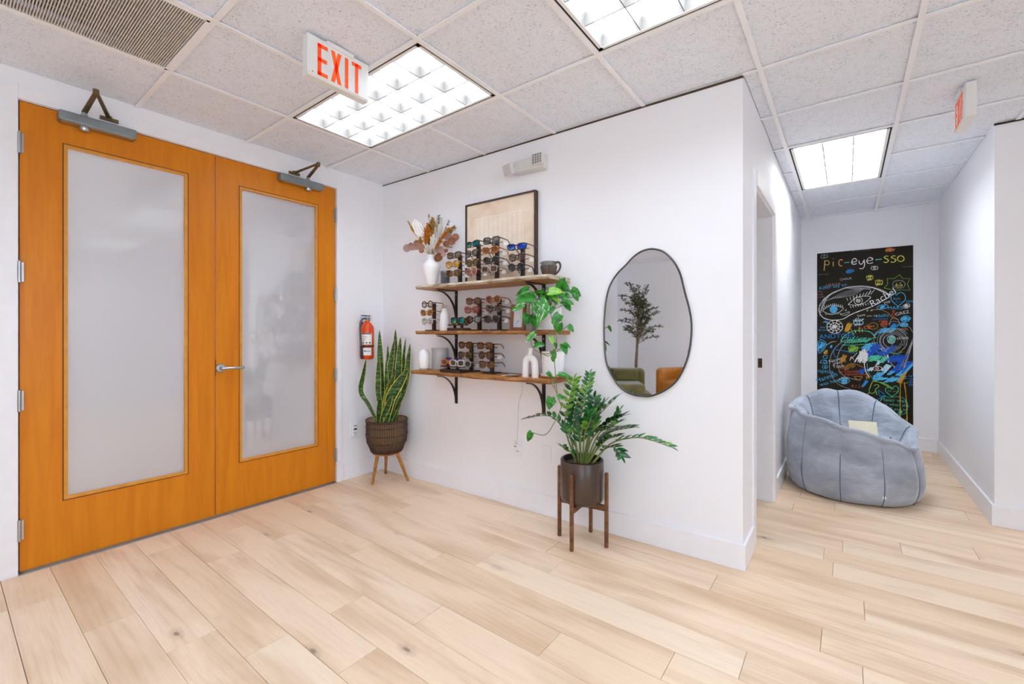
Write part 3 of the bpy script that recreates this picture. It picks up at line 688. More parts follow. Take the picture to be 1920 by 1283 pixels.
def shelf(lab, zt, zb, seed, bz, s0=SS0):
    r = random.Random(seed); t = wthing('wall_shelf', lab, 'shelf', s0, 0, zb, 'live edge shelves')
    th = zt-zb; w = SS1-s0; n_ = 40
    rows = []
    for i in range(n_+1):
        x = w*i/n_; e = 1.0
        d = SD+.010*math.sin(x*7+seed)+.006*math.sin(x*23+seed*2)
        if i == 0: d -= .004
        rows.append([(x, 0, 0), (x, -d*.5, 0), (x, -d+.012, 0), (x, -d, th*.45), (x, -d+.005, th), (x, -d*.5, th), (x, 0, th)])
    mb = MB(); mb.grid(rows, smooth=False, closed=True)
    mb.mi = [1 if (q % 7) in (2, 3) else 0 for q in range(len(mb.f))]
    m_ = len(rows[0]); mb.f += [list(range(m_)), [n_*m_+k for k in reversed(range(m_))]]; mb.sm += [False, False]; mb.mi += [1, 1]
    mb.obj('board', [SHW, EDG[0] if seed == 1 else EDG[1]], t)
    for ps in (bz[0], bz[1]):
        x = ps-s0
        b = MB().b2((x-.013, -.006, -.245), (x+.013, 0, -.001)).b2((x-.013, -.215, -.006), (x+.013, -.004, -.0005))
        b = b.obj('bracket', IRON, t)
        arc = []
        for k in range(13):
            q = math.pi/2*k/12
            arc.append((-.008-.195*(1-math.cos(q)), -.235+.225*math.sin(q)))
        rows2 = []
        for (yy, zz), (nx_, nz_) in zip(arc, [(math.cos(math.pi/2*k/12), -math.sin(math.pi/2*k/12)) for k in range(13)]):
            rows2.append([(x-.011, yy, zz), (x+.011, yy, zz), (x+.011, yy+.006*nx_, zz+.006*nz_), (x-.011, yy+.006*nx_, zz+.006*nz_)])
        MB().grid(rows2, smooth=False, closed=True).obj('curved_brace', IRON, b)
        for z in (-.03, -.2):
            MB().lathe([(.0045, 0), (.0045, .002), (0, .003)], 8, Matrix.Translation((x, -.006, z)) @ Matrix.Rotation(math.pi/2, 4, 'X')).obj('screw', ALU, b)
    return t
BS0, BS1 = on_w(856, 680)[0], on_w(1020, 680)[0]
Z3, Z2, Z1 = 1.610, 1.264, .958       # tops of the three boards
shelf('topmost live edge wood wall shelf on black brackets under framed art', Z3, 1.583, 1, (BS0, BS1))
shelf('middle live edge wood wall shelf on black brackets', Z2, 1.238, 5, (BS0, BS1), .727)
shelf('lowest live edge wood wall shelf on black brackets', Z1, .931, 9, (BS0, BS1), .688)

# ================================================================== EYEWEAR
def fmat(k):
    if 'frame_'+k in MATS: return MATS['frame_'+k]
    if k.startswith('tort') or k in ('amber', 'gingertort'):
        a, b = {'tort': ('#180c07', '#6e3c16'), 'tortlight': ('#38220f', '#93642c'), 'amber': ('#84500f', '#cf9828'), 'gingertort': ('#7a3c14', '#d07a2c')}[k]
        n = N('frame_'+k); n.set(Roughness=.2); f = n.noise(n.coord('Object', rnd=9), 90, 2, .5, .8)
        n.l(n.ramp(f, [(.42, L(a)), (.6, L(b))]), n.b.inputs['Base Color']); return reg(n)
    return M('frame_'+k, {'black': '#1c1a1a', 'grey': '#8c8686', 'charcoal': '#3c3634', 'red': '#8e3b34', 'clear': '#b8b2aa', 'brown': '#5b3a26', 'gold': '#b08a4a', 'navy': '#2a2f46', 'rose': '#b07a6a', 'orange': '#c8682a', 'white': '#dcdad6'}[k], .22, .0 if k != 'gold' else .9, var=.1)
def lmat(k):
    nm = 'lens_'+k
    if nm in MATS: return MATS[nm]
    mirror = {'blue': ('#1e55d8', '#8fd0ff', '#3b2a90'), 'green': ('#0c8f86', '#8fe04a', '#16609a'), 'violet': ('#4b36b8', '#9a86f0', '#22206a'), 'aqua': ('#0f7fa8', '#54d8e8', '#0a4a78')}
    if k in mirror:
        a, b, c = mirror[k]; n = N(nm); n.set(Roughness=.12, Metallic=.75)
        f = n.noise(n.coord('Object'), 16, 1); n.l(n.ramp(f, [(.35, L(c)), (.5, L(a)), (.66, L(b))]), n.b.inputs['Base Color']); return reg(n)
    n = N(nm); n.set(Roughness=.08)
    col, tr_ = {'brown': ('#4a2c10', .12), 'olive': ('#464016', .15), 'dark': ('#1c1816', .06), 'grey': ('#3c3836', .2), 'clear': ('#8d877a', .5), 'yellow': ('#9a7414', .25), 'rose': ('#6e3c2a', .22), 'amberbrown': ('#643808', .12)}[k]
    f = n.noise(n.coord('Object'), 22, 1); c = L(col); n.l(n.ramp(f, [(.35, tuple(x*.7 for x in c[:3])+(1,)), (.65, tuple(min(1, x*1.5) for x in c[:3])+(1,))]), n.b.inputs['Base Color'])
    tb = n.n('ShaderNodeBsdfTransparent'); mx = n.n('ShaderNodeMixShader', i_0=tr_); n.l(n.b.outputs[0], mx.inputs[1]); n.l(tb.outputs[0], mx.inputs[2]); n.l(mx.outputs[0], n.o.inputs[0])
    return reg(n)
SHAPES = {  # half width, height up, height down, exponent, outer lift
    'round': (.0255, .024, .0255, 2.1, .001), 'panto': (.027, .021, .025, 2.4, .003), 'square': (.0285, .021, .022, 3.6, .002),
    'cat': (.0285, .022, .021, 2.7, .008), 'wrap': (.033, .019, .019, 2.8, .003), 'aviator': (.0295, .020, .028, 2.5, .000)}
GM = {}
def lens_outline(shape, side, n=22):
    a, hu, hd, e, lift = SHAPES[shape]; pts = []
    for k in range(n):
        q = 2*math.pi*k/n; c, s_ = math.cos(q), math.sin(q)
        x = a*math.copysign(abs(c)**(2/e), c); z = (hu if s_ > 0 else hd)*math.copysign(abs(s_)**(2/e), s_)
        z += lift*max(0, x/a)*(1 if s_ > 0 else .3)
        pts.append((side*(x+a+.0095), z))
    return pts
def glasses_meshes(shape, fk, lk, rim=.0042):
    key = (shape, fk, lk)
    if key in GM: return GM[key]
    a = SHAPES[shape][0]; curve = .10 if shape != 'wrap' else .9
    def y_of(x): return curve*x*x*1.6
    fr = MB()
    for sd in (-1, 1): fr.tube([(x, y_of(x), z) for x, z in lens_outline(shape, sd)], rim, 6, closed=True)
    fr.tube([(-.011, 0, .006), (-.004, -.001, .010), (.004, -.001, .010), (.011, 0, .006)], rim*1.05, 6)
    for sd in (-1, 1):
        xo = 2*a+.0095; fr.tube([(sd*(xo-.003), y_of(xo), .012), (sd*(xo+.004), y_of(xo)+.003, .012)], rim*1.3, 6)
        fr.tube([(sd*.011, .002, -.004), (sd*.009, .008, -.009)], .0018, 5)
    lens = []
    for sd in (-1, 1):
        o = lens_outline(shape, sd); cx = sd*(a+.0095)
        rows = [[(cx+(x-cx)*f, y_of(cx+(x-cx)*f)-.0012*(1-f), z*f) for x, z in o] for f in (1.0, .55, .02)]
        lens.append(MB().grid(rows, closed=True).mesh('lens', lmat(lk)))
    tem = []
    for sd in (-1, 1):
        xo = sd*(2*a+.0095+.004); y0 = y_of(abs(xo))+.003
        tem.append(MB().tube([(xo, y0, .012), (xo, y0+.05, .012), (xo-sd*.002, y0+.095, .010), (xo-sd*.004, y0+.120, -.004), (xo-sd*.005, y0+.135, -.022)], [.0030, .0026, .0024, .0026, .0024], 6, flat=1.4).mesh('temple', fmat(fk)))
    GM[key] = (fr.mesh('frame_front', fmat(fk)), lens, tem); return GM[key]
TAGM = MB().b2((-.015, -.0006, -.036), (.015, .0006, -.012)).tube([(0, 0, -.012), (0, 0, .004)], .0012, 4).mesh('price_tag', M('white_tag', '#f4f3f0', .6))
def glasses(lab, s, o, z, rz, shape, fk, lk, tagged=False, tilt=0.0, group='sunglasses on display', folded=False):
    t = wthing('sunglasses', lab, 'sunglasses', s, o, z, group, rz); t.rotation_euler = (tilt, 0, TH+rz)
    fr, le, te = glasses_meshes(shape, fk, lk)
    link('frame_front', fr, t)
    for m in le: link('lens', m, t)
    for sd, m in zip((-1, 1), te):
        if not folded: link('temple', m, t); continue
        a = SHAPES[shape][0]; h = Vector((sd*(2*a+.0135), (.9 if shape == 'wrap' else .10)*1.6*(2*a+.0135)**2+.003, 0)); R_ = Matrix.Rotation(sd*math.pi/2, 3, 'Z')
        link('temple', m, t, h+Vector((0, .004+.006*(sd > 0), 0))-R_ @ h, (0, 0, sd*math.pi/2))
    if tagged:
        a = SHAPES[shape][0]; link('price_tag', TAGM, t, (2*a+.012, .075, .008), (0, 0, .3))
    return t
STB = M('espresso_wood_stand', '#33241c', .45, var=.15); ROD = M('black_rod', '#1e1a18', .4)
def stand(lab, tiers, z0, where, ofs=.20, pw=.026, rz=0.0, basew=.10):
    """tiers: (px u, px v, shape, frame, lens, tagged, colour words) from top to bottom"""
    W_ = [on_w(u, v, ofs) for u, v, *_ in tiers]; sm = sum(p[0] for p in W_)/len(W_)
    zz = [p[2] for p in W_]; top = max(zz)+.012; po = ofs-.075
    t = wthing('eyewear_stand', lab, 'display stand', sm, po, z0, 'eyewear display stands')
    MB().b2((-basew/2, -.05, 0), (basew/2, .045, .009)).obj('base', STB, t, bevel=.001)
    MB().b2((-pw/2, -.011, .009), (pw/2, .011, top-z0)).obj('post', STB, t, bevel=.001)
    names = ['top pair', 'second pair down', 'third pair down', 'fourth pair down'] if len(tiers) > 3 else ['top pair', 'middle pair', 'bottom pair']
    for (u, v, shp, fk, lk, tg, words), p, nm in zip(tiers, W_, names):
        rz_ = p[2]-z0-.012
        MB().tube([(-.072, -.035, rz_), (.072, -.035, rz_)], .0028, 6).tube([(0, -.005, rz_), (0, -.06, rz_)], .0035, 6).obj('rod', ROD, t)
        glasses('%s sunglasses, %s on %s' % (words, nm, where), p[0], ofs, p[2], rz+random.Random(u*7+v).uniform(-.06, .06), shp, fk, lk, tg)
G3 = lambda X, Y: (820+X/7.68, 430+Y/7.68)
G4 = lambda X, Y: (770+X/8.348, 540+Y/8.348)
G5 = lambda X, Y: (770+X/6.194, 630+Y/6.194)
def T_(f, X, Y, *r): return f(X, Y)+tuple(r)
stand('dark wood eyewear stand next to the white jug vase', [
    T_(G3, 240, 375, 'square', 'tort', 'olive', False, 'tortoise olive lens'), T_(G3, 218, 500, 'aviator', 'amber', 'yellow', True, 'amber aviator'), T_(G3, 228, 632, 'square', 'tortlight', 'brown', True, 'brown square')], Z3, 'stand by white jug vase')
stand('four tier eyewear stand second from the white jug vase', [
    T_(G3, 500, 213, 'wrap', 'navy', 'green', False, 'green mirrored'), T_(G3, 492, 345, 'panto', 'charcoal', 'grey', False, 'charcoal'),
    T_(G3, 505, 480, 'panto', 'tort', 'olive', False, 'olive lens tortoise'), T_(G3, 490, 610, 'round', 'rose', 'rose', True, 'rose round')], Z3, 'second stand from white jug vase', rz=-.18)
stand('tallest four tier eyewear stand in front of the framed art', [
    T_(G3, 778, 160, 'square', 'charcoal', 'grey', True, 'dark grey square'), T_(G3, 760, 302, 'square', 'gingertort', 'amberbrown', True, 'ginger tortoise'),
    T_(G3, 775, 445, 'panto', 'black', 'dark', True, 'black rounded'), T_(G3, 748, 575, 'square', 'grey', 'brown', True, 'grey framed brown lens')], Z3, 'tallest stand')
stand('eyewear stand between tallest stand and the dark ribbed jug', [
    T_(G3, 1135, 250, 'wrap', 'navy', 'blue', False, 'blue mirrored wrap'), T_(G3, 1147, 400, 'panto', 'tort', 'grey', True, 'tortoise grey lens'),
    T_(G3, 1135, 545, 'round', 'black', 'dark', True, 'black round')], Z3, 'stand beside dark ribbed jug')
stand('narrow eyewear stand at the open end of middle shelf', [
    T_(G4, 260, 258, 'round', 'tortlight', 'clear', True, 'light tortoise clear'), T_(G4, 248, 392, 'cat', 'amber', 'amberbrown', False, 'amber cat-eye'),
    T_(G4, 262, 522, 'round', 'clear', 'clear', False, 'pale clear round')], Z2, 'stand by slim white bottle', ofs=.19)
stand('eyewear stand between low riser and last stand, middle shelf', [
    T_(G4, 980, 205, 'panto', 'tort', 'amberbrown', False, 'speckled tortoise'), T_(G4, 955, 347, 'cat', 'red', 'rose', True, 'red cat-eye'),
    T_(G4, 985, 492, 'panto', 'black', 'clear', True, 'black clear lens')], Z2, 'stand beside riser with mirrored pair', ofs=.17)
stand('eyewear stand beside the small brown picture frame', [
    T_(G4, 1290, 182, 'round', 'gingertort', 'brown', True, 'ginger round'), T_(G4, 1303, 325, 'cat', 'black', 'brown', True, 'black cat-eye'),
    T_(G4, 1265, 480, 'aviator', 'charcoal', 'dark', True, 'dark aviator')], Z2, 'stand by small brown picture frame', ofs=.18)
stand('eyewear stand beside the low riser on bottom shelf', [
    T_(G5, 635, 105, 'panto', 'tort', 'amberbrown', False, 'dark tortoise'), T_(G5, 628, 220, 'panto', 'tortlight', 'brown', False, 'speckled light tortoise'),
    T_(G5, 620, 325, 'round', 'clear', 'grey', True, 'clear round')], Z1, 'bottom shelf stand by riser', ofs=.15)
stand('eyewear stand toward the white arch vase on bottom shelf', [
    T_(G5, 860, 115, 'square', 'tort', 'amberbrown', False, 'square tortoise'), T_(G5, 868, 225, 'round', 'tort', 'brown', True, 'round tortoise'),
    T_(G5, 880, 332, 'panto', 'brown', 'amberbrown', False, 'brown rounded')], Z1, 'bottom shelf stand toward arch vase', ofs=.18)
# low risers
def riser(lab, px, z0, o, w, h, d=.088, rear=0.0):
    p = on_w(px[0], px[1], o); oc = o-d/2; t = wthing('eyewear_riser', lab, 'display riser', p[0], oc, z0, 'eyewear risers')
    MB().b2((-w/2, -d/2, 0), (w/2, d/2, h)).obj('block', STB, t, bevel=.0015)
    for x in (-w*.25, w*.2): MB().b2((x-.006, -.012, h), (x+.006, .008, h+.02)).obj('peg', STB, t)
    MB().b2((-w*.47, -d/2+.002, h+.018), (w*.47, d/2-.022, h+.025)).obj('rest_bar', STB, t)
    if rear: MB().b2((-w*.42, d/2-.03, h+.024), (0, d/2-.018, h+.025+rear)).obj('rear_rest', STB, t)
    return p[0], z0+h+.025, oc
s_, zt, oc = riser('low black eyewear riser on middle shelf', G4(690, 630), Z2, .256, .155, .020)
p = on_w(*G4(735, 500), .246); glasses('blue green mirrored sunglasses resting on middle shelf riser', p[0], .246, zt+.0288, 0, 'panto', 'black', 'green', folded=True)
glasses('dark tortoise sunglasses folded behind the mirrored pair on middle shelf', p[0]+.02, .208, zt+.0250, .0, 'cat', 'tort', 'brown', folded=True)
s_, zt, oc = riser('low black eyewear riser on bottom shelf', G5(450, 400), Z1, .258, .20, .022, rear=.014)
p = on_w(*G5(420, 345), .24)
glasses('orange wrap sunglasses on the bottom shelf riser', p[0], .226, zt+.0252, .0, 'wrap', 'orange', 'brown', tilt=-.2, folded=True)
glasses('violet mirrored wrap sunglasses leaning behind orange pair', p[0]+.012, .189, zt+.0372, .0, 'wrap', 'charcoal', 'violet', tilt=-.15, folded=True)
glasses('clear grey sunglasses propped beside the violet mirrored pair', p[0]+.112, .252, zt+.0258, 0, 'square', 'clear', 'grey', folded=True)

# ================================================================== SHELF ORNAMENTS
CER = M('matte_white_ceramic', '#efeeee', .5, var=.02); 
def onshelf(px, o, z0): p = on_w(px[0], px[1], o); return p[0]
G1 = lambda X, Y: (740+X/5.333, 340+Y/5.333)
# jug vase with ring handle
vs_ = onshelf(G1(368, 900), .17, Z3)
JV = wthing('jug_vase', 'white ceramic jug vase with small ring handle holding dried flowers', 'vase', vs_, .17, Z3)
JH = .245
MB().lathe([(.036, 0), (.041, .004), (.051, .06), (.065, .12), (.070, .148), (.066, .172), (.048, .194), (.036, .206), (.034, .22), (.039, JH), (.035, JH), (.030, .22), (.031, .206), (.043, .194), (.061, .171), (.065, .148), (.060, .12), (.046, .06), (.036, .012), (.0, .008)], 40).obj('body', CER, JV)
ringp = [(-.058+.024*math.cos(q), 0, .200+.024*math.sin(q)) for q in [2*math.pi*k/20 for k in range(20)]]
MB().tube(ringp, .006, 8, closed=True).obj('handle', CER, JV)
# tumbler
n = N('smoky_glass'); n.set(Roughness=.03); n.b.inputs['Base Color'].default_value = L('#8f9094'); n.b.inputs['Transmission Weight'].default_value = .75; n.b.inputs['IOR'].default_value = 1.3
f = n.noise(n.coord('Object'), 30, 1); n.l(n.ramp(f, [(.3, L('#77787c')), (.7, L('#b4b5b9'))]), n.b.inputs['Base Color']); SMK = reg(n)
s_ = onshelf(G3(85, 690), .135, Z3)
t = wthing('glass_tumbler', 'smoky clear glass tumbler between white jug vase and eyewear stand', 'glass', s_+.012, .125, Z3)
MB().lathe([(.031, 0), (.033, .003), (.037, .118), (.0345, .118), (.0305, .012), (0, .012)], 32).obj('wall', SMK, t)
# ribbed dark jug
s_ = onshelf(G3(1615, 560), .13, Z3)
t = wthing('ribbed_jug', 'dark brown fluted pottery jug with loop handle on top shelf', 'jug', s_, .14, Z3, rz=.1)
JUG = M('umber_stoneware', '#5c5046', .4, .2, var=.12); JUT = M('grey_glaze', '#77736f', .3, .3, var=.08)
rib = lambda th, z: 1+.035*math.cos(22*th)
MB().lathe([(.036, 0), (.038, .003), (.052, .055), (.054, .068), (.050, .072)], 88, rib=rib, caps=False).obj('fluted_body', JUG, t)
MB().lathe([(.051, .066), (.049, .09), (.047, .098), (.044, .098), (.045, .08), (.03, .01), (0, .01)], 40).obj('neck', JUT, t)
MB().add([(-.046, -.012, .097), (-.046, .012, .097), (-.066, 0, .099), (-.048, 0, .078)], [(0, 1, 2), (0, 2, 3), (1, 3, 2)], True).obj('spout', JUT, t)
MB().tube([tuple(p) for p in cat_rom([(.046, 0, .088), (.07, 0, .09), (.082, 0, .07), (.074, 0, .04), (.05, 0, .018), (.036, 0, .012)], 5)], .0045, 8, flat=1.6).obj('handle', JUG, t)
# slim bottle (middle)
s_ = onshelf(G4(528, 450), .15, Z2)
t = wthing('bottle_vase', 'slim white stoneware bottle vase on middle shelf', 'vase', s_, .15, Z2)
MB().lathe([(.037, 0), (.039, .004), (.036, .08), (.030, .13), (.020, .156), (.0165, .17), (.0165, .185), (.021, .197), (.018, .197), (.013, .18), (0, .17)], 32).obj('body', CER, t)
MB().lathe([(.0168, .172), (.0172, .185), (.0213, .1968), (.0205, .1975), (.0168, .186)], 28, caps=False).obj('raw_clay_lip', M('raw_clay', '#b9a898', .7), t)
# small picture frame
s_ = onshelf(G4(1680, 500), .15, Z2)
t = wthing('picture_frame', 'small brown wooden picture frame on middle shelf beside pothos', 'picture frame', s_, .15, Z2, rz=.05); t.rotation_euler = (-.10, 0, TH+.05)
FB = M('reddish_brown_wood', '#7a4a2e', .45, var=.12); w, h, b = .118, .178, .021
for lo, hi in (((-w/2, -.016, 0), (-w/2+b, 0, h)), ((w/2-b, -.016, 0), (w/2, 0, h)), ((-w/2+b, -.016, 0), (w/2-b, 0, b)), ((-w/2+b, -.016, h-b), (w/2-b, 0, h))):
    MB().b2(lo, hi).obj('frame_rail', FB, t, bevel=.002)
n = N('pastel_print'); n.set(Roughness=.4); f = n.noise(n.coord('Object'), 22, 3, .6, .5); n.l(n.ramp(f, [(.3, L('#8f9fd0')), (.45, L('#c8ccd8')), (.6, L('#d9d2c6')), (.75, L('#b8b4bc'))]), n.b.inputs['Base Color'])
MB().b2((-w/2+b, -.006, b), (w/2-b, -.002, h-b)).obj('print', reg(n), t)
MB().b2((-.02, .0, .01), (.02, .045, .014)).obj('easel_foot', FB, t)
# white arched ornament behind it
s_ = onshelf(G4(1690, 400), .10, Z2)
t = wthing('arch_ornament', 'white arched tabletop panel behind the small brown picture frame', 'ornament', s_, .055, Z2)
o_ = [(-.075, 0), (.075, 0), (.075, .155)]+[(.075*math.cos(q), .155+.06*math.sin(q)) for q in [math.pi*k/16 for k in range(1, 16)]]+[(-.075, .155)]
MB().prism(o_, -.012, .012, TT).obj('panel', CER, t, bevel=.003)
# bottom shelf
s_ = onshelf(G5(157, 330), .21, Z1)
t = wthing('small_vase', 'small white stoneware vase at the open end of bottom shelf', 'vase', s_, .21, Z1)
MB().lathe([(.030, 0), (.033, .004), (.042, .03), (.046, .075), (.044, .12), (.034, .148), (.022, .156), (.02, .162), (.017, .162), (.016, .15), (0, .14)], 32).obj('body', CER, t)
MB().lathe([(.0305, 0), (.0338, .0042), (.0372, .016), (.036, .016)], 32).obj('raw_clay_base', M('raw_clay', '#b9a898', .7), t)
s_ = onshelf(G5(298, 320), .10, Z1)
t = wthing('candle_jar', 'pale grey cylindrical candle jar behind small white vase', 'candle', s_+.012, .075, Z1)
MB().lathe([(.058, 0), (.062, .004), (.062, .150), (.059, .150), (.059, .125), (0, .125)], 40).obj('jar', M('pale_grey_jar', '#c9c9cb', .45, var=.03), t)
MB().lathe([(.064, .146), (.065, .15), (.065, .166), (.062, .17), (0, .17)], 40).obj('lid', M('jar_lid', '#bdbdc0', .4, var=.03), t)
# arch (donut) vase
s_ = onshelf(G5(1390, 380), .18, Z1)
t = wthing('arch_vase', 'white ceramic arch shaped vase with hollow centre on bottom shelf', 'vase', s_, .18, Z1)
pts = []
R_ = .035
for k in range(25):
    q = math.pi*k/24; pts.append((R_*math.cos(q), 0, .085+.044*math.sin(q)))
full = [(R_+.003, 0, 0), (R_+.003, 0, .03), (R_+.001, 0, .06)]+pts+[(-R_-.001, 0, .06), (-R_-.003, 0, .03), (-R_-.003, 0, 0)]
MB().tube(full, [.0225]*3+[.0225+.002*math.sin(math.pi*k/24) for k in range(25)]+[.0225]*3, 20).obj('body', CER, t)
MB().lathe([(.028, .138), (.0175, .152), (.0145, .168), (.0145, .186), (.016, .190), (.011, .190), (.010, .17), (0, .16)], 24).obj('neck', CER, t)
# leaflets
CARDS = [('#d9d4cc', -.02, 0.2), ('#b9a58c', .0, -.25), ('#e8e4de', .02, .45), ('#7d7468', .035, .1)]
p = on_w(*G5(1190, 440), .17)
for k, (c, dx, rot) in enumerate(CARDS):
    t = wthing('card', 'loose %s card in the fanned pile by the arch vase' % ['pale grey', 'tan', 'off white', 'brown'][k], 'card', p[0]+dx-.01, .17+.012*k, Z1+.0037*k, 'cards by the arch vase', rot)
    MB().b2((-.045, -.028, 0), (.045, .028, .003)).obj('stock', M('card_%d' % k, c, .6), t)
    MB().b2((-.035, -.018, .0028), (.02, .0, .0034)).obj('printed_band', M('card_print_%d' % k, ['#8d857a', '#e6ddd0', '#a8a098', '#c9c0b4'][k], .6), t)
# planters on the shelves
def ribbed_pot(lab, s, o, z0, r, h, saucer=True):
    t = wthing('ribbed_planter', lab, 'planter', s, o, z0)
    rb = lambda th, z: 1+.012*math.cos(40*th)
    b0 = .012 if saucer else 0
    MB().lathe([(r*.86, b0), (r*.9, b0+.004), (r*.97, h*.5), (r, h-.012), (r, h)], 160, rib=rb, caps=False).obj('ribbed_wall', CER, t)
    MB().lathe([(r*1.0, h), (r*.93, h), (r*.92, h-.034), (0, h-.034)], 40, caps=False).obj('rim', CER, t)
    MB().lathe([(r*.915, h-.03), (r*.915, h-.026), (0, h-.022)], 32).obj('soil', M('potting_soil', '#3c2f24', .95, var=.3, vs=120, bump=.6), t)
    if saucer: MB().lathe([(r*.95, 0), (r*1.08, .004), (r*1.12, .02), (r*1.07, .02), (r*1.0, .012), (0, .012)], 48).obj('saucer', CER, t)
    return t
ps = on_w(1031, 590, .13)
PP = ribbed_pot('white banded planter of the trailing pothos on middle shelf', ps[0], .13, Z2, .076, .155)
p2 = on_w(1039, 680, .135)
tr_ = wthing('wood_tray', 'round wooden tray under the ribbed white planter on bottom shelf', 'tray', 1.868, .100, Z1)
MB().lathe([(.085, 0), (.092, .004), (.094, .014), (.090, .014), (.087, .007), (0, .006)], 48).obj('dish', wood('tray_wood', '#a9692f', '#c48a4a', '#7c4a20', 6, 6), tr_)
ribbed_pot('white ribbed planter with saucer on round wooden tray, bottom shelf', 1.868, .100, Z1+.0055, .075, .165)
# ================================================================== PLANTS
def frame_mat(pos, d, up):
    """matrix: local x along d (leaf length), z close to up"""
    x = Vector(d).normalized(); z = Vector(up); z = (z-x*z.dot(x))
    if z.length < 1e-5: z = x.orthogonal()
    z.normalize(); y = z.cross(x)
    m = Matrix((x, y, z)).transposed().to_4x4(); m.translation = Vector(pos); return m
def leaf_mesh(name, outline, mats, fold=.18, droop=.12, rows=8, cols=5, margin=0.0):
    """unit leaf along +x, outline(t) half width"""
    mb = MB(); R = []
    for i in range(rows+1):
        t = i/rows; w = outline(t); r = []
        for k in range(cols):
            q = -1+2*k/(cols-1)
            back = -.10*q*q if name == 'heart' and t < .2 else 0
            r.append((t+back, q*w, fold*abs(q)*w-droop*t*t))
        R.append(r)
    mb.grid(R); return mb.mesh('leaf', mats, 80)
def leafmat(name, a, b, c=None, var=.5, rough=.35):
    n = N(name); n.set(Roughness=rough); co = n.coord('Object', (1, 1, 1), 13)
    f = n.noise(co, 3.2, 3, .5, .3); st = [(.3, L(a)), (.62, L(b))]
    col = n.ramp(f, st)
    if c:
        g = n.noise(n.coord('Object', (1.2, 5, 1), 29), 2.4, 2, .5, .5); col = n.mix(n.ramp(g, [(.57, (0, 0, 0)), (.66, (1, 1, 1))]), col, L(c))
    n.l(col, n.b.inputs['Base Color'])
    n.b.inputs['Subsurface Weight'].default_value = 0.0
    return reg(n)
# ---------------- snake plant
SPC = Vector((.300, -.180, 0))
t = thing('basket_planter', 'dark woven rattan basket planter on three splayed wooden legs', 'planter', SPC, 0)
BZ0, BZ1, BR = .250, .520, .166
RAT = M('dark_rattan', '#4a3426', .55, var=.35, vs=60, bump=.4); LINER = M('basket_liner', '#b08a5e', .7, var=.1)
def bprof(z):
    q = (z-BZ0)/(BZ1-BZ0); return BR*(.72+.28*math.sin(min(1, q*1.9)*math.pi/2)-(.02*max(0, q-.6)))
MB().lathe([(bprof(BZ0)*.95, BZ0+.002)]+[(bprof(BZ0+(BZ1-BZ0)*k/10)-.006, BZ0+(BZ1-BZ0)*k/10) for k in range(1, 11)]+[(BR*.93, BZ1-.02), (BR*.86, BZ1-.09), (.0, BZ1-.09)], 40).obj('liner', LINER, t)
mb = MB(); NS = 74
for k in range(NS):
    a = 2*math.pi*k/NS
    mb.tube([(bprof(BZ0+(BZ1-BZ0)*q/8)*math.cos(a), bprof(BZ0+(BZ1-BZ0)*q/8)*math.sin(a), BZ0+(BZ1-BZ0)*q/8) for q in range(9)], .0040, 4)
s = mb.obj('rattan_stakes', RAT, t); s['kind'] = 'stuff'
for z in (BZ0+.005, BZ0+.02, BZ0+.085, BZ0+.15, BZ0+.215, BZ1-.012, BZ1):
    r = bprof(z)+.003; mb = MB()
    for ph in (0, math.pi): mb.tube([((r+.003*math.cos(42*a+ph))*math.cos(a), (r+.003*math.cos(42*a+ph))*math.sin(a), z+.003*math.sin(42*a+ph)) for a in [2*math.pi*k/168 for k in range(168)]], .0032, 4, closed=True)
    mb.obj('woven_band', RAT, t)
LEGW = wood('honey_leg_wood', '#a8702e', '#c08a44', '#7c4c1a', 8, 8)
MB().lathe([(.115, .236), (.118, .24), (.118, .252), (0, .252)], 32).obj('support_ring', LEGW, t)
for fx, fy in ((.292, -.318), (.138, -.072), (.453, -.080)):
    d = Vector((fx-SPC.x, fy-SPC.y, 0))
    top = d.normalized()*.085; MB().tube([(d.x, d.y, 0), (top.x, top.y, .248)], [.0105, .0165], 14).obj('leg', LEGW, t)
MB().lathe([(.135, BZ1-.045), (.14, BZ1-.02), (.138, BZ1-.02), (.132, BZ1-.045)], 40, caps=False).obj('nursery_pot', M('tan_pot', '#b79a78', .6), t)
MB().lathe([(.131, BZ1-.04), (.0, BZ1-.035)], 32).obj('soil', M('potting_soil', '#3c2f24', .95, var=.3, vs=120, bump=.6), t)
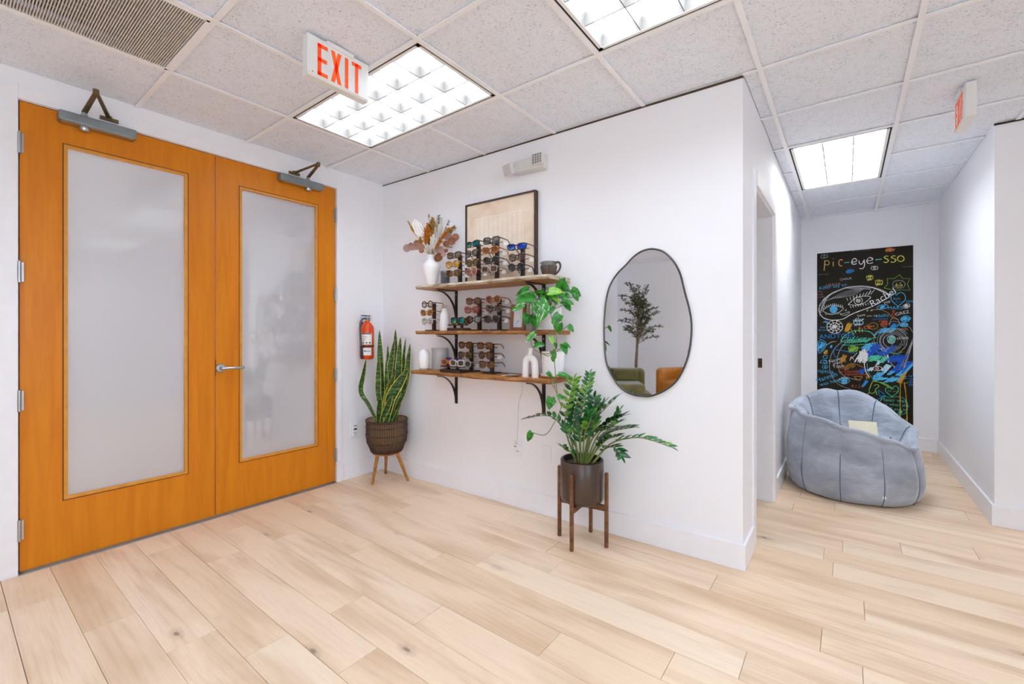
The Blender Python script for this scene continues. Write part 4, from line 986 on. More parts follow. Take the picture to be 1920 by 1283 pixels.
# leaf material: banded dark green
n = N('snake_leaf_green'); n.set(Roughness=.4); co = n.coord('Object', (18, 18, 60)); f = n.noise(co, 1.0, 3, .6, 1.0)
n.l(n.ramp(f, [(.38, L('#122a10')), (.5, L('#22481c')), (.64, L('#5a8440'))]), n.b.inputs['Base Color']); SNG = reg(n)
SNY = M('snake_leaf_margin', '#d0c84e', .4, var=.12)
sp = thing('snake_plant', 'tall snake plant with yellow edged sword leaves in the basket planter', 'plant', (SPC.x, SPC.y, BZ1-.04))
Z3p = lambda X, Y: (640+X/3.565, 560+Y/3.565)
SL = [  # tip zoom px, base offset x,y, depth offset along view normal, max width, bend
    (255, 212, -.035, .02, .00, .058, .02), (362, 205, .02, .04, .03, .055, -.01), (395, 258, .03, .01, -.02, .062, -.02), (460, 300, .05, .03, .03, .052, -.03),
    (450, 462, .045, -.05, -.09, .088, .05), (165, 405, -.07, -.04, -.06, .042, .10), (310, 312, -.01, .03, .05, .045, .0), (355, 275, .01, -.02, -.04, .055, .02),
    (425, 392, .06, .02, .05, .05, -.02), (250, 385, -.03, -.03, -.05, .048, .02), (300, 410, -.005, -.04, -.05, .04, -.02), (440, 410, .06, -.01, .02, .045, -.04),
    (365, 470, .02, -.05, -.08, .05, .02), (340, 640, .01, -.07, -.1, .05, .0), (400, 600, .06, -.02, 0, .05, 0.), (262, 650, -.04, -.06, -.07, .045, 0), (430, 262, .04, .07, .07, .03, .0), (330, 530, 0, -.045, -.08, .045, .01)]
for (X, Y, bx, by, dep, wmax, bend) in SL:
    u, v = Z3p(X, Y); d = ray(u, v); base = Vector((bx, by, .0))
    # tip: on the vertical plane through the pot facing the camera, pushed by dep
    fw = Vector((-math.sin(YAW), math.cos(YAW), 0)); c0 = SPC+fw*dep
    tt = (c0-Vector(CAM)).dot(fw); tip = Vector(CAM)+Vector(d)*tt; tip = tip-Vector((SPC.x, SPC.y, BZ1-.04))
    side = Vector((math.cos(YAW), math.sin(YAW), 0)).lerp(Vector((0.2, -1, 0)), .15).normalized()
    mid = base.lerp(tip, .5)+side*bend*-1.0
    line = cat_rom([base, base.lerp(mid, .55)+Vector((0, 0, .01)), mid, mid.lerp(tip, .55), tip], 4)
    nl = len(line); rows = []
    rr = random.Random(X*3+Y)
    tw0 = rr.uniform(-.5, .5)
    for i, p in enumerate(line):
        q = i/(nl-1); w = wmax/2*(.45+.55*math.sin(min(1, q*1.7)*math.pi/2))*(1-max(0, (q-.55)/.45)**2.0)+.0006
        dd = (line[min(i+1, nl-1)]-line[max(i-1, 0)]).normalized()
        a = (Matrix.Rotation(tw0+.5*q, 3, dd) @ (side-dd*side.dot(dd)).normalized()); nn = a.cross(dd)
        rows.append([p+a*(w*k)+nn*(-.25*w*(1-k*k)) for k in (-1, -.84, -.4, 0, .4, .84, 1)])
    mb = MB(); nc = 7
    for k0, k1, mi in ((0, 1, 1), (1, 5, 0), (5, 6, 1)):
        mb.grid([r[k0:k1+1] for r in rows], mi=mi)
    mb.obj('leaf', [SNG, SNY], sp)

# ---------------- zz plant with pot and stand
ZC = Vector((2.137, -.155, 0)); ZT, ZB_, ZR = .495, .245, .128
t = thing('plant_stand', 'walnut four legged plant stand under the brown pot', 'plant stand', ZC, 0)
WAL = wood('walnut_leg', '#6e4426', '#8a5a34', '#4a2c18', 10, 10)
feet = [(1.992, -.173), (2.147, -.296), (2.122, -.012), (2.286, -.135)]
for fx, fy in feet:
    MB().b2((fx-ZC.x-.0105, fy-ZC.y-.0105, 0), (fx-ZC.x+.0105, fy-ZC.y+.0105, .435)).obj('leg', WAL, t, bevel=.006, seg=3)
for a, b in ((0, 3), (1, 2)):
    pa, pb = Vector((feet[a][0]-ZC.x, feet[a][1]-ZC.y, .228)), Vector((feet[b][0]-ZC.x, feet[b][1]-ZC.y, .228))
    dd = (pb-pa); ang = math.atan2(dd.y, dd.x)
    MB().box((0, 0, 0), (dd.length, .02, .032), Matrix.Translation((pa+pb)/2) @ Matrix.Rotation(ang, 4, 'Z')).obj('cross_bar', WAL, t, bevel=.001)
t = thing('cylinder_pot', 'dark brown glazed cylinder pot on the walnut stand', 'pot', (ZC.x, ZC.y, ZB_), 0)
h = ZT-ZB_
MB().lathe([(.085, 0), (.108, .002), (.122, .012), (ZR, .03), (ZR, h-.004), (ZR-.003, h), (ZR-.010, h), (ZR-.011, h-.05), (0, h-.05)], 56).obj('pot_wall', M('umber_glaze', '#463428', .3, var=.1), t)
MB().lathe([(ZR-.014, h-.04), (ZR-.012, h-.004), (ZR-.008, h+.004), (ZR-.016, h+.003), (ZR-.02, h-.03)], 48, caps=False).obj('inner_liner', M('black_liner', '#1d1c22', .35), t)
MB().lathe([(ZR-.018, h-.032), (ZR*.5, h-.022), (0, h-.02)], 40).obj('soil', M('bark_soil', '#5a4230', .95, var=.45, vs=110, bump=.8), t)
ZG = [leafmat('zz_leaf_deep', '#0d2c18', '#1f5a2c', rough=.22), leafmat('zz_leaf_mid', '#174a20', '#347f38', rough=.25), leafmat('zz_leaf_bright', '#2f7226', '#78a83a', rough=.28)]
zo = lambda q: .19*math.sin(math.pi*min(1, max(0, q))**.85)**.8*(1 if q < .98 else .3)+.003
ZL = [leaf_mesh('zz', zo, m, .25, .10, 7, 5) for m in ZG]
ZST = M('zz_stalk', '#6f7f3c', .4, var=.15)
zz = thing('zz_plant', 'zz plant with arching stems of glossy leaflets in brown pot', 'plant', (ZC.x, ZC.y, ZT-.02))
Z4p = lambda X, Y: (960+X/3.468, 680+Y/3.468)
fwv = Vector((-math.sin(YAW), math.cos(YAW), 0)); rtv = Vector((math.cos(YAW), math.sin(YAW), 0))
def pix_at(u, v, dep, c0):
    tt = (c0+fwv*dep-Vector(CAM)).dot(fwv); return Vector(CAM)+Vector(ray(u, v))*tt
def wall_at(u, v, o): return Vector(W(*on_w(u, v, o)))
ZS = [  # polyline of zoom pixels base..tip, depth base..tip, leaf length, count(pairs), leaf start fraction, colour
    ([(450, 610), (440, 420), (480, 200), (508, 75)], .0, .06, .046, 11, .45, 1), ([(420, 610), (345, 420), (375, 230), (405, 110)], -.02, -.02, .058, 9, .42, 2),
    ([(410, 610), (370, 470), (250, 350), (100, 362)], -.04, -.06, .062, 13, .30, 0), ([(480, 600), (500, 470), (560, 350), (680, 228)], .03, .08, .066, 10, .35, 1),
    ([(470, 610), (520, 500), (620, 400), (720, 350)], -.02, -.04, .070, 10, .35, 0), ([(520, 620), (640, 530), (800, 488), (920, 510), (1030, 550)], -.02, -.03, .055, 12, .30, 1),
    ([(490, 610), (560, 520), (650, 450), (775, 425)], .0, -.02, .066, 11, .35, 0), ([(510, 630), (590, 575), (660, 550), (710, 610)], -.09, -.13, .055, 10, .30, 0),
    ([(420, 625), (390, 590), (350, 570), (325, 545)], -.10, -.13, .055, 5, .25, 1), ([(430, 610), (400, 420), (410, 300), (445, 180)], .04, .06, .064, 10, .35, 0),
    ([(465, 600), (500, 450), (520, 340), (535, 230)], .05, .10, .062, 9, .4, 0), ([(480, 600), (520, 420), (560, 330), (600, 265)], .03, .05, .066, 9, .38, 1),
    ([(450, 610), (445, 520), (455, 440), (475, 375)], -.06, -.08, .062, 7, .3, 0), ([(500, 610), (600, 480), (660, 400), (700, 320)], .05, .09, .06, 9, .4, 1),
    ([(480, 620), (560, 560), (620, 500), (690, 480)], -.08, -.10, .058, 9, .35, 0), ([(440, 620), (420, 560), (380, 500), (355, 420)], -.05, -.07, .056, 8, .35, 1),
    ([(460, 610), (470, 480), (500, 400), (520, 330)], -.04, -.07, .066, 8, .35, 1), ([(475, 610), (560, 470), (630, 430), (690, 390)], -.07, -.10, .066, 9, .4, 1)]
rz_ = random.Random(12)
org = Vector((ZC.x, ZC.y, ZT-.02))
for pl, d0, d1, ll, npair, st, ci in ZS:
    K = len(pl); pts = []
    for k, (X, Y) in enumerate(pl):
        dep = d0*.4+(d1-d0*.4)*k/(K-1); pts.append(wall_at(*Z4p(X, Y), .208-dep)-org)
    pts[0].z = min(pts[0].z, .0); pts[0] = Vector((max(-.08, min(.08, pts[0].x)), max(-.08, min(.08, pts[0].y)), -.005))
    line = cat_rom(pts, 8); nl = len(line)
    so = MB().tube(line, [.0062*(1-.75*i/(nl-1)) for i in range(nl)], 6).obj('stem', ZST, zz)
    npair = max(4, int(npair*.84))
    for p in range(npair):
        q = st+(1-st)*(p+.3)/npair; i = min(nl-2, int(q*(nl-1))); pos = line[i].lerp(line[i+1], q*(nl-1)-i)
        dd = (line[min(i+1, nl-1)]-line[max(0, i-1)]).normalized()
        sd = dd.cross(Vector((0, 0, 1))); 
        if sd.length < .35: sd = rtv.copy()
        sd.normalize(); upv = sd.cross(dd).normalized()
        if upv.z < 0: upv = -upv
        sz = ll*(.75+.35*math.sin(math.pi*(.25+.6*p/npair)))*rz_.uniform(.9, 1.1)
        for s in (-1, 1):
            ld = dd*.62+sd*s*.72+upv*rz_.uniform(.12, .38)
            o = bpy.data.objects.new('leaflet', ZL[ci if rz_.random() < .75 else (ci+1) % 3]); C.objects.link(o); o.parent = so
            o.matrix_basis = frame_mat(pos, ld, upv*1.0-sd*s*.35) @ Matrix.Diagonal((sz, sz*1.12, sz, 1))
    o = bpy.data.objects.new('leaflet', ZL[ci]); C.objects.link(o); o.parent = so
    o.matrix_basis = frame_mat(line[-1], (line[-1]-line[-4]), Vector((0, 0, 1))) @ Matrix.Diagonal((ll*.8, ll*.8, ll, 1))

# ---------------- pothos
PG = [leafmat('pothos_green', '#175018', '#358f28', rough=.25), leafmat('pothos_variegated', '#226c20', '#3f9a34', '#e8ecdc', rough=.28), leafmat('pothos_light', '#4f9a2a', '#93c848', rough=.3)]
ho = lambda q: .43*(math.sin(math.pi*min(1, (q+.06)/1.06)**.62)**.75 if q < 1 else 0)+.002
PL_ = [leaf_mesh('heart', ho, m, .16, .16, 9, 7) for m in PG]
PST = M('pothos_vine', '#6a7a3a', .5, var=.2)
po = thing('pothos', 'trailing pothos with heart shaped leaves in white planter on middle shelf', 'plant', W(ps[0], .13, Z2+.13))
porg = Vector(W(ps[0], .13, Z2+.13)); poc = Vector((porg.x, porg.y, 0))
Z9 = lambda X, Y: (960+X/5.579, 500+Y/5.579)
# leaves: base px, tip px, depth, variety, width factor
PLV = [((180, 250), (30, 295), -.12, 0, .75), ((225, 320), (40, 340), -.14, 0, .62), ((130, 395), (-20, 450), -.17, 1, .72), ((185, 350), (20, 370), -.10, 1, .5), ((170, 500), (145, 615), -.12, 0, 1.05), ((240, 370), (255, 510), -.12, 1, .85),
       ((290, 350), (390, 470), -.15, 1, .75), ((345, 430), (262, 590), -.16, 1, .75), ((215, 535), (285, 640), -.12, 0, .8), ((400, 420), (405, 495), -.12, 0, 1.3), ((385, 265), (520, 255), -.13, 2, .75), ((500, 235), (545, 115), -.05, 0, 1.0),
       ((570, 235), (500, 110), -.03, 0, .6), ((270, 270), (355, 265), -.10, 0, .8), ((425, 335), (510, 370), -.12, 2, .6), ((520, 360), (645, 382), -.09, 0, .7), ((545, 300), (615, 310), -.05, 0, .9), ((620, 240), (715, 300), -.02, 0, .8),
       ((655, 280), (690, 355), -.03, 0, .9), ((565, 395), (612, 460), -.06, 0, .8), ((500, 500), (415, 600), -.13, 0, .95), ((490, 590), (485, 712), -.14, 0, .95), ((590, 615), (645, 680), -.08, 0, .8), ((240, 700), (135, 780), -.15, 1, .75),
       ((235, 820), (340, 815), -.12, 0, .75), ((530, 810), (575, 920), -.09, 0, .75), ((540, 800), (620, 850), -.09, 0, .5), ((420, 880), (460, 960), -.14, 0, .8), ((400, 730), (445, 830), -.14, 2, .45), ((460, 800), (455, 860), -.14, 0, .8),
       ((430, 940), (430, 1000), -.14, 0, 1.), ((370, 1105), (425, 1165), -.14, 0, .7), ((485, 1125), (615, 1150), -.12, 0, .55), ((300, 300), (230, 240), -.08, 0, .7), ((350, 330), (420, 260), -.08, 0, .8), ((460, 320), (430, 240), -.06, 2, .7),
       ((330, 300), (300, 400), -.1, 0, .8), ((420, 300), (470, 390), -.1, 0, .7), ((540, 240), (610, 250), -.03, 0, .8), ((380, 240), (350, 215), -.06, 0, .8), ((470, 270), (560, 330), -.08, 0, .7), ((240, 300), (180, 380), -.1, 0, .6)]
VINES = [([(330, 320), (250, 280), (180, 250)], 0, -.12), ([(380, 320), (290, 340), (190, 370), (180, 520), (185, 620)], 0, -.13), ([(390, 330), (400, 480), (440, 640), (470, 720), (455, 850), (445, 1000), (455, 1130), (440, 1240), (470, 1330), (520, 1480)], 0, -.145),
         ([(420, 320), (520, 330), (640, 320), (670, 290)], 0, -.02), ([(400, 330), (450, 440), (560, 395)], 0, -.06), ([(500, 500), (520, 560), (440, 600)], -.1, -.13), ([(590, 610), (530, 660), (480, 700)], -.08, -.14),
         ([(200, 750), (210, 830), (300, 910), (420, 900), (470, 850)], -.14, -.14), ([(240, 640), (250, 700), (200, 760)], -.13, -.15), ([(540, 820), (480, 880), (380, 935), (310, 905)], -.09, -.14), ([(230, 830), (330, 840)], -.12, -.12),
         ([(455, 1150), (480, 1130)], -.14, -.12), ([(440, 1170), (390, 1110)], -.14, -.14), ([(400, 730), (430, 690), (470, 720)], -.14, -.14), ([(370, 320), (430, 270), (540, 230)], 0, -.03), ([(360, 320), (300, 290), (260, 240)], 0, -.08), ([(410, 1180), (430, 1250), (450, 1260)], -.14, -.14)]
RIMZ, PRAD = Z2+.155, .090
def clear_pot(u, v, o):
    for _ in range(3):
        q = on_w(u, v, o)
        if q[2] < RIMZ+.008 and abs(q[0]-ps[0]) < PRAD: o = max(o, .13+math.sqrt(PRAD**2-(q[0]-ps[0])**2))
    return Vector(W(*on_w(u, v, o)))
def pat(X, Y, dep):
    o = .13-dep*1.1
    if Y > 560: o = max(o, .296)
    return clear_pot(*Z9(X, Y), o)
for nv, (pl, d0, d1) in enumerate(VINES):
    K = len(pl); pts = [pat(X, Y, d0+(d1-d0)*min(1, k/max(1, K-1)*1.6)) for k, (X, Y) in enumerate(pl)]
    if d0 == 0:                                   # rises from the soil before it spills over the rim
        an = nv*2.4; root = Vector(W(ps[0]+.03*math.cos(an), .13+.03*math.sin(an), Z2+.130)); up_ = root.lerp(pts[0], .55); up_.z = max(up_.z, RIMZ+.02)
        first = pts[0].copy(); first.z = max(first.z, RIMZ+.03); new = [root, up_, first]
        for q in pts[1:]:
            w_ = toW(q); l_ = toW(new[-1])
            if w_[2] < RIMZ+.008 and l_[2] > RIMZ+.008 and math.hypot(l_[0]-ps[0], l_[1]-.13) < PRAD:
                dx, do = w_[0]-ps[0], w_[1]-.13; r_ = max(1e-4, math.hypot(dx, do)); new += [Vector(W(ps[0]+dx/r_*k_, .13+do/r_*k_, RIMZ+h_)) for k_, h_ in ((.055, .030), (.082, .022), (PRAD+.004, .004), (PRAD+.004, -.02))]
            new.append(q)
        pts = new
    pts = [q-porg for q in pts]
    MB().tube(cat_rom(pts, 5), .0026, 5).obj('vine', PST, po)
camv = Vector(CAM)
rp = random.Random(3)
def pothos_leaf(a, b, ci, wf, parent, org_):
    d = b-a; ln = d.length
    tocam = (camv-(a+org_)).normalized(); upv = (tocam+Vector((rp.uniform(-.4, .4), rp.uniform(-.4, .4), .5+rp.uniform(-.2, .3)))).normalized()
    d2 = d+tocam*ln*rp.uniform(-.15, .25)
    o = bpy.data.objects.new('leaf', PL_[ci]); C.objects.link(o); o.parent = parent
    o.matrix_basis = frame_mat(a, d2, upv) @ Matrix.Diagonal((ln, ln*wf, ln, 1))
for (bX, bY), (tX, tY), dep, ci, wf in PLV:
    pothos_leaf(pat(bX, bY, dep)-porg, pat(tX, tY, dep-.01)-porg, ci, wf, po, porg)
# tail of the vine among the zz plant
for (bX, bY), (tX, tY) in (((280, 265), (230, 240)), ((255, 225), (240, 310)), ((300, 210), (330, 240)), ((130, 455), (90, 515))):
    pothos_leaf(wall_at(*Z4p(bX, bY), .30)-porg, wall_at(*Z4p(tX, tY), .31)-porg, 0, .8, po, porg)
pts = [wall_at(*Z4p(X, Y), .30)-porg for X, Y in ((285, 130), (300, 230), (320, 290), (270, 400), (215, 470), (130, 455))]
MB().tube(cat_rom(pts, 6), .0024, 5).obj('vine', PST, po)

# ---------------- dried bouquet (every stem a thing of its own)
bo = Vector(W(vs_, .17, Z3+.20)); bc = Vector((bo.x, bo.y, 0))
def stem_thing(name, lab, cat='dried flower'):
    scur[0] += 1
    return thing(name, lab, cat, bo, 0, 'dried stems in the jug vase')
# per stem: depth shift, place in the vase neck (keeps the stems from crossing)
STEM_FIX = [(0.058, -0.0074, 0.0), (-0.0208, 0.0076, -0.0198), (-0.0404, -0.0103, 0.0073), (0.0221, 0.0049, 0.0042), (-0.0184, 0.0002, 0.0094), (0.0105, -0.0009, -0.0217), (0.0585, -0.0056, 0.0206), (-0.0334, 0.0083, -0.0082), (0.02, 0.0122, -0.0004), (0.0795, -0.0085, -0.0145), (-0.0271, -0.0079, -0.0211), (-0.0228, 0.0038, -0.0138), (-0.031, -0.014, 0.0152), (0.0013, 0.0075, 0.0134), (0.0133, 0.0175, -0.0141), (0.0064, 0.0152, 0.0118), (-0.0009, 0.0072, 0.0195), (-0.0364, 0.0195, 0.0052), (0.0336, 0.0224, -0.0023), (-0.0414, -0.0155, -0.0163)]
scur = [-1]
def bpt(X, Y, dep): return pix_at(*G1(X, Y), dep+(STEM_FIX[scur[0]][0] if scur[0] < len(STEM_FIX) else 0), bc)-bo
DST = M('straw_stem', '#a58a52', .7, var=.2)
def stalk_line(tip, nx_, ny_):
    """from the hollow of the vase, through its neck, out to the tip"""
    rim_ = Vector((nx_*1.15, ny_*1.15, .055)); mid = rim_.lerp(tip, .5); mid.z = max(mid.z, min(.085, rim_.z+.03)); mid.z += .15*max(0, .07-tip.z)
    return cat_rom([Vector((nx_*1.1, ny_*1.1, -.16)), Vector((nx_*.95, ny_*.95, -.06)), Vector((nx_, ny_, .012)), rim_, mid, tip], 5)
def stalk(t, X, Y, dep, r=.0018):
    tip = bpt(X, Y, dep); nx_, ny_ = STEM_FIX[scur[0]][1:] if scur[0] < len(STEM_FIX) else (tip.x*.14, tip.y*.14)
    line = stalk_line(tip, nx_, ny_)
    MB().tube(line, r, 5).obj('stem', DST, t); return line
# palm spear
t = stem_thing('dried_palm_spear', 'white bleached palm spear leaf rising from jug vase')
stalk(t, 285, 640, -.03); rows = []
ax0, ax1 = bpt(275, 590, -.03), bpt(185, 362, -.05); sdv = (bpt(265, 480, -.04)-bpt(165, 500, -.04)).normalized(); nn = sdv.cross((ax1-ax0).normalized())
for i in range(11):
    q = i/10; w = .046*math.sin(math.pi*min(1, (q*.92+.08)))**.8*(1 if q < .9 else .6)
    rows.append([ax0.lerp(ax1, q)+sdv*(w*k)+nn*(.004*(1 if m % 2 else -1)) for m, k in enumerate([-1, -.75, -.5, -.25, 0, .25, .5, .75, 1])])
MB().grid(rows, smooth=False).obj('pleated_blade', M('bleached_palm', '#efece6', .7, var=.03), t)
# pampas / feather plumes
def plume(name, lab, X0, Y0, X1, Y1, dep, w, mat, n_=90, seed=1, up=.6):
    t = stem_thing(name, lab); stalk(t, X0, Y0, dep); a, b = bpt(X0, Y0, dep), bpt(X1, Y1, dep-.01); mb = MB(); r = random.Random(seed)
    d = (b-a); dn = d.normalized(); u = dn.orthogonal().normalized(); v = dn.cross(u)
    mb.tube([a, b], .0015, 4)
    for k in range(int(n_*2.2)):
        q = r.random(); p = a.lerp(b, q); an = r.uniform(0, 6.283); o_ = (u*math.cos(an)+v*math.sin(an))
        ln = 1.35*w*(.5+.7*math.sin(math.pi*min(1, q+.15)))*r.uniform(.6, 1.1); e = p+o_*ln*.8+dn*ln*up
        sd_ = dn.cross(o_)*.0034
        mb.add([p-sd_, p+sd_, e+sd_*.8, e-sd_*.8], [(0, 1, 2, 3)])
    mb.obj('plume', mat, t); return t
ORA = M('rust_orange_plume', '#d2821e', .8, var=.25, vs=60); YEL = M('straw_yellow_plume', '#c9a040', .8, var=.25, vs=60); CRM = M('cream_plume', '#f1eee6', .8, var=.04); OLV = M('olive_sprig', '#5d5a30', .8, var=.3, vs=60)
plume('dried_plume', 'rust orange brush flower beside the white palm spear', 310, 640, 330, 430, -.05, .030, ORA, 150, 1)
plume('dried_plume', 'long slanting orange grass plume toward framed art', 400, 680, 540, 470, -.05, .018, ORA, 120, 2)
plume('dried_plume', 'straw yellow grass tuft at top of the bouquet', 370, 560, 380, 370, .0, .030, YEL, 150, 3)
plume('dried_plume', 'straw yellow grass leaning toward framed art', 470, 560, 600, 450, .02, .022, YEL, 120, 4)
plume('dried_plume', 'small yellow tuft low beside palm spear', 270, 640, 255, 560, -.06, .018, YEL, 60, 5)
plume('dried_plume', 'tall cream feather plume in the bouquet centre', 430, 600, 465, 375, -.03, .020, CRM, 160, 6, 1.2)
plume('dried_plume', 'short cream statice plume at bouquet front', 385, 680, 385, 540, -.09, .020, CRM, 120, 7)
plume('dried_plume', 'short cream statice plume at bouquet back top', 420, 480, 430, 345, .03, .018, CRM, 80, 8)
plume('dried_sprig', 'green dyed tuft in the bouquet middle', 340, 640, 345, 560, -.08, .014, M('green_tuft', '#3f7a2c', .7, var=.2), 60, 9)
plume('dried_sprig', 'pale yellow sprig reaching out beyond palm spear', 200, 520, 130, 395, .0, .010, YEL, 50, 10)
def sprig(lab, X0, Y0, X1, Y1, dep, mat, seed, size=.014, n_=40, name='dried_sprig'):
    t = stem_thing(name, lab); line = stalk(t, X1, Y1, dep, .0012); mb = MB(); r = random.Random(seed); a, b = bpt(X0, Y0, dep), bpt(X1, Y1, dep)
    for k in range(n_):
        p = a.lerp(b, r.random()); an = r.uniform(0, 6.283); o_ = Vector((math.cos(an), math.sin(an), r.uniform(-.2, .9))).normalized(); e = p+o_*size*r.uniform(.6, 1.5)
        sd_ = o_.orthogonal().normalized()*size*.35; mb.add([p, p.lerp(e, .5)+sd_, e, p.lerp(e, .5)-sd_], [(0, 1, 2, 3)])
    mb.obj('leaves', mat, t)
sprig('dark olive sprig standing tallest in the bouquet', 355, 470, 345, 325, .0, OLV, 1, .012)
sprig('dark olive sprig behind the cream plume', 440, 420, 445, 340, .03, OLV, 2, .011)
sprig('olive sprig spreading toward the framed art', 500, 520, 545, 385, .03, OLV, 3, .013, 40)
sprig('green tipped sprig leaning far toward framed art', 540, 540, 615, 460, .02, M('dark_green_sprig', '#3c4a2c', .7, var=.25), 4, .013, 30)
sprig('small green leaf sprig below the eucalyptus discs', 520, 660, 575, 660, -.04, M('fresh_green_sprig', '#4a6a3c', .6, var=.2), 5, .012, 14)
sprig('white wispy sprig below the palm spear', 190, 560, 165, 480, .0, CRM, 6, .012, 22)
EUC = M('copper_eucalyptus', '#8a5638', .5, var=.25, vs=25); EUP = M('mauve_eucalyptus', '#a8857c', .5, var=.15)
def euc(lab, X1, Y1, dep, discs, seed):
    t = stem_thing('dried_eucalyptus', lab); stalk(t, X1, Y1, dep, .0016); r = random.Random(seed)
    for (X, Y, rad, m) in discs:
        p = bpt(X, Y, dep-.01); nrm = (camv-(p+bo)).normalized()+Vector((r.uniform(-.35, .35), r.uniform(-.35, .35), r.uniform(-.35, .35)))
        nrm.normalize(); u = nrm.orthogonal().normalized(); v = nrm.cross(u); R_ = rad*.0019
        ring_ = [[p+(u*math.cos(a)*f+v*math.sin(a)*f*.9)*R_+nrm*(.15*R_*f*f) for a in [2*math.pi*k/14 for k in range(14)]] for f in (1.0, .6, .05)]
        MB().grid(ring_, closed=True).obj('disc_leaf', m, t)
euc('copper eucalyptus stem with round discs toward framed art', 600, 570, -.02, [(605, 562, 17, EUC), (570, 600, 17, EUC), (533, 555, 16, EUP), (515, 625, 14, EUC)], 1)
euc('copper eucalyptus stem drooping over the jug vase shoulder', 445, 740, -.08, [(435, 760, 20, EUC), (450, 690, 18, EUP), (487, 730, 11, EUP), (512, 695, 9, EUC)], 2)
euc('mauve eucalyptus stem reaching out toward the door', 120, 670, -.05, [(125, 668, 17, EUP), (180, 655, 16, EUP), (215, 650, 17, EUP), (160, 635, 9, EUC), (222, 620, 14, EUC), (265, 660, 15, EUC), (268, 695, 11, EUC)], 3)
# ================================================================== BEAN BAG CHAIR
n = N('blue_grey_velvet'); n.set(Roughness=.85); n.b.inputs['Sheen Weight'].default_value = .6; n.b.inputs['Sheen Roughness'].default_value = .4
f = n.noise(n.coord('Object', (1, 1, 2.2)), 3.2, 4, .6, .5); n.l(n.ramp(f, [(.3, L('#878f99')), (.5, L('#9ea6b2')), (.72, L('#b8c0ce'))]), n.b.inputs['Base Color'])
n.bump(n.noise(n.coord('Object', (1, 1, 2.0)), 6, 4, .6, 1.0), .8, .015); VELV = reg(n)
BC = (3.425, 1.915, 0)
t = thing('bean_bag_chair', 'blue grey velvet bean bag tub chair beside the hallway wall', 'bean bag', BC, 0)
HT = [(-20, .43), (30, .56), (70, .73), (110, .775), (150, .72), (190, .665), (230, .62), (270, .56), (310, .49), (340, .43)]
def rimh(a):
    P_ = [(x-360, h) for x, h in HT[:-1]]+HT[:-1]+[(x+360, h) for x, h in HT[:-1]]
    a = (a+20) % 360-20
    for i in range(1, len(P_)-2):
        (a1, h1), (a2, h2) = P_[i], P_[i+1]
        if a1 <= a <= a2:
            q = (a-a1)/(a2-a1); h0, h3 = P_[i-1][1], P_[i+2][1]
            return .5*(2*h1+(h2-h0)*q+(2*h0-5*h1+4*h2-h3)*q*q+(3*h1-h0-3*h2+h3)*q**3)
    return .45
RB = .418; NA = 120
SEAMS = [-62, -22, 20, 62, 104, 146, 188, 226, 262]
def seam(a):
    d = min(abs((a-s+180) % 360-180) for s in SEAMS); return math.exp(-(d/3.2)**2)
rows = []
outer = [(0.0, .84), (.015, .92), (.10, 1.0), (.28, 1.04), (.5, 1.03), (.7, .99), (.85, .95), (.93, .925)]
inner = [(.985, .89), (1.0, .845), (.975, .80), (.90, .755), (.80, .72), (.70, .685)]
for m, (fz, fr) in enumerate(outer+inner):
    r = []; isin = m >= len(outer)
    for k in range(NA):
        a = 360*k/NA; H = rimh(a); ra = math.radians(a)
        ex = 1.0+.03*math.cos(2*(ra-.5)); sm = seam(a)
        wide = max(math.exp(-((((a-s_+180) % 360)-180)/11)**2) for s_ in SEAMS)
        puff = (-.012*sm) if not isin else (.030*wide-.016)
        sag = .010*mnoise.noise(Vector((math.cos(ra)*2.0, math.sin(ra)*2.0, fz*2.5)))+.005*mnoise.noise(Vector((math.cos(ra)*7, math.sin(ra)*7, fz*5+5)))
        rr = RB*fr*ex+(puff if .03 < fz else 0)+sag
        z = fz*H-(wide*(.026 if 35 < a < 210 else .006) if fz > .9 or isin else 0)
        r.append((rr*math.cos(ra), rr*math.sin(ra), z))
    rows.append(r)
for fr, zz in ((.62, .43), (.54, .38), (.36, .36), (.15, .355), (.01, .355)):
    rows.append([(RB*fr*math.cos(2*math.pi*k/NA), RB*fr*math.sin(2*math.pi*k/NA), zz+.012*mnoise.noise(Vector((math.cos(2*math.pi*k/NA)*3*fr, math.sin(2*math.pi*k/NA)*3*fr, 2)))) for k in range(NA)])
mb = MB(); mb.grid(rows, closed=True); mb.f.append(list(range(NA))[::-1]); mb.sm.append(False); mb.mi.append(0)
mb.obj('cover', VELV, t, sub=1, angle=180)
# piping seams on the outer shell
PIPE = M('velvet_seam', '#5b6779', .9)
for s in SEAMS:
    ra = math.radians(s); k = int(round((s % 360)/360*NA)) % NA
    pts = [Vector((rows[i][k][0]*.997, rows[i][k][1]*.997, rows[i][k][2])) for i in range(1, len(outer))]
    MB().tube(cat_rom(pts, 3), .0032, 5).obj('seam', PIPE, t)
for s in SEAMS:
    k = int(round((s % 360)/360*NA)) % NA
    MB().tube(cat_rom([Vector(rows[i][k])*1.0 for i in range(len(outer)+1, len(outer)+len(inner)+1)], 3), .004, 5).obj('inner_seam', PIPE, t)
rim = [Vector(rows[len(outer)][k])+Vector((0, 0, .004)) for k in range(NA)]
MB().tube([Vector((p.x*1.015, p.y*1.015, p.z-.012)) for p in rim], [.017+.004*mnoise.noise(p*6) for p in rim], 8, closed=True).obj('rim_welt', VELV, t)
q = math.radians(-64); k = int(round((-64 % 360)/360*NA))
pq = Vector(rows[2][k]); MB().box((0, 0, 0), (.022, .004, .05), Matrix.Translation(pq*1.012+Vector((0, 0, .05))) @ Matrix.Rotation(q+math.pi/2, 4, 'Z')).obj('sewn_tag', M('white_tag', '#f4f3f0', .6), t)
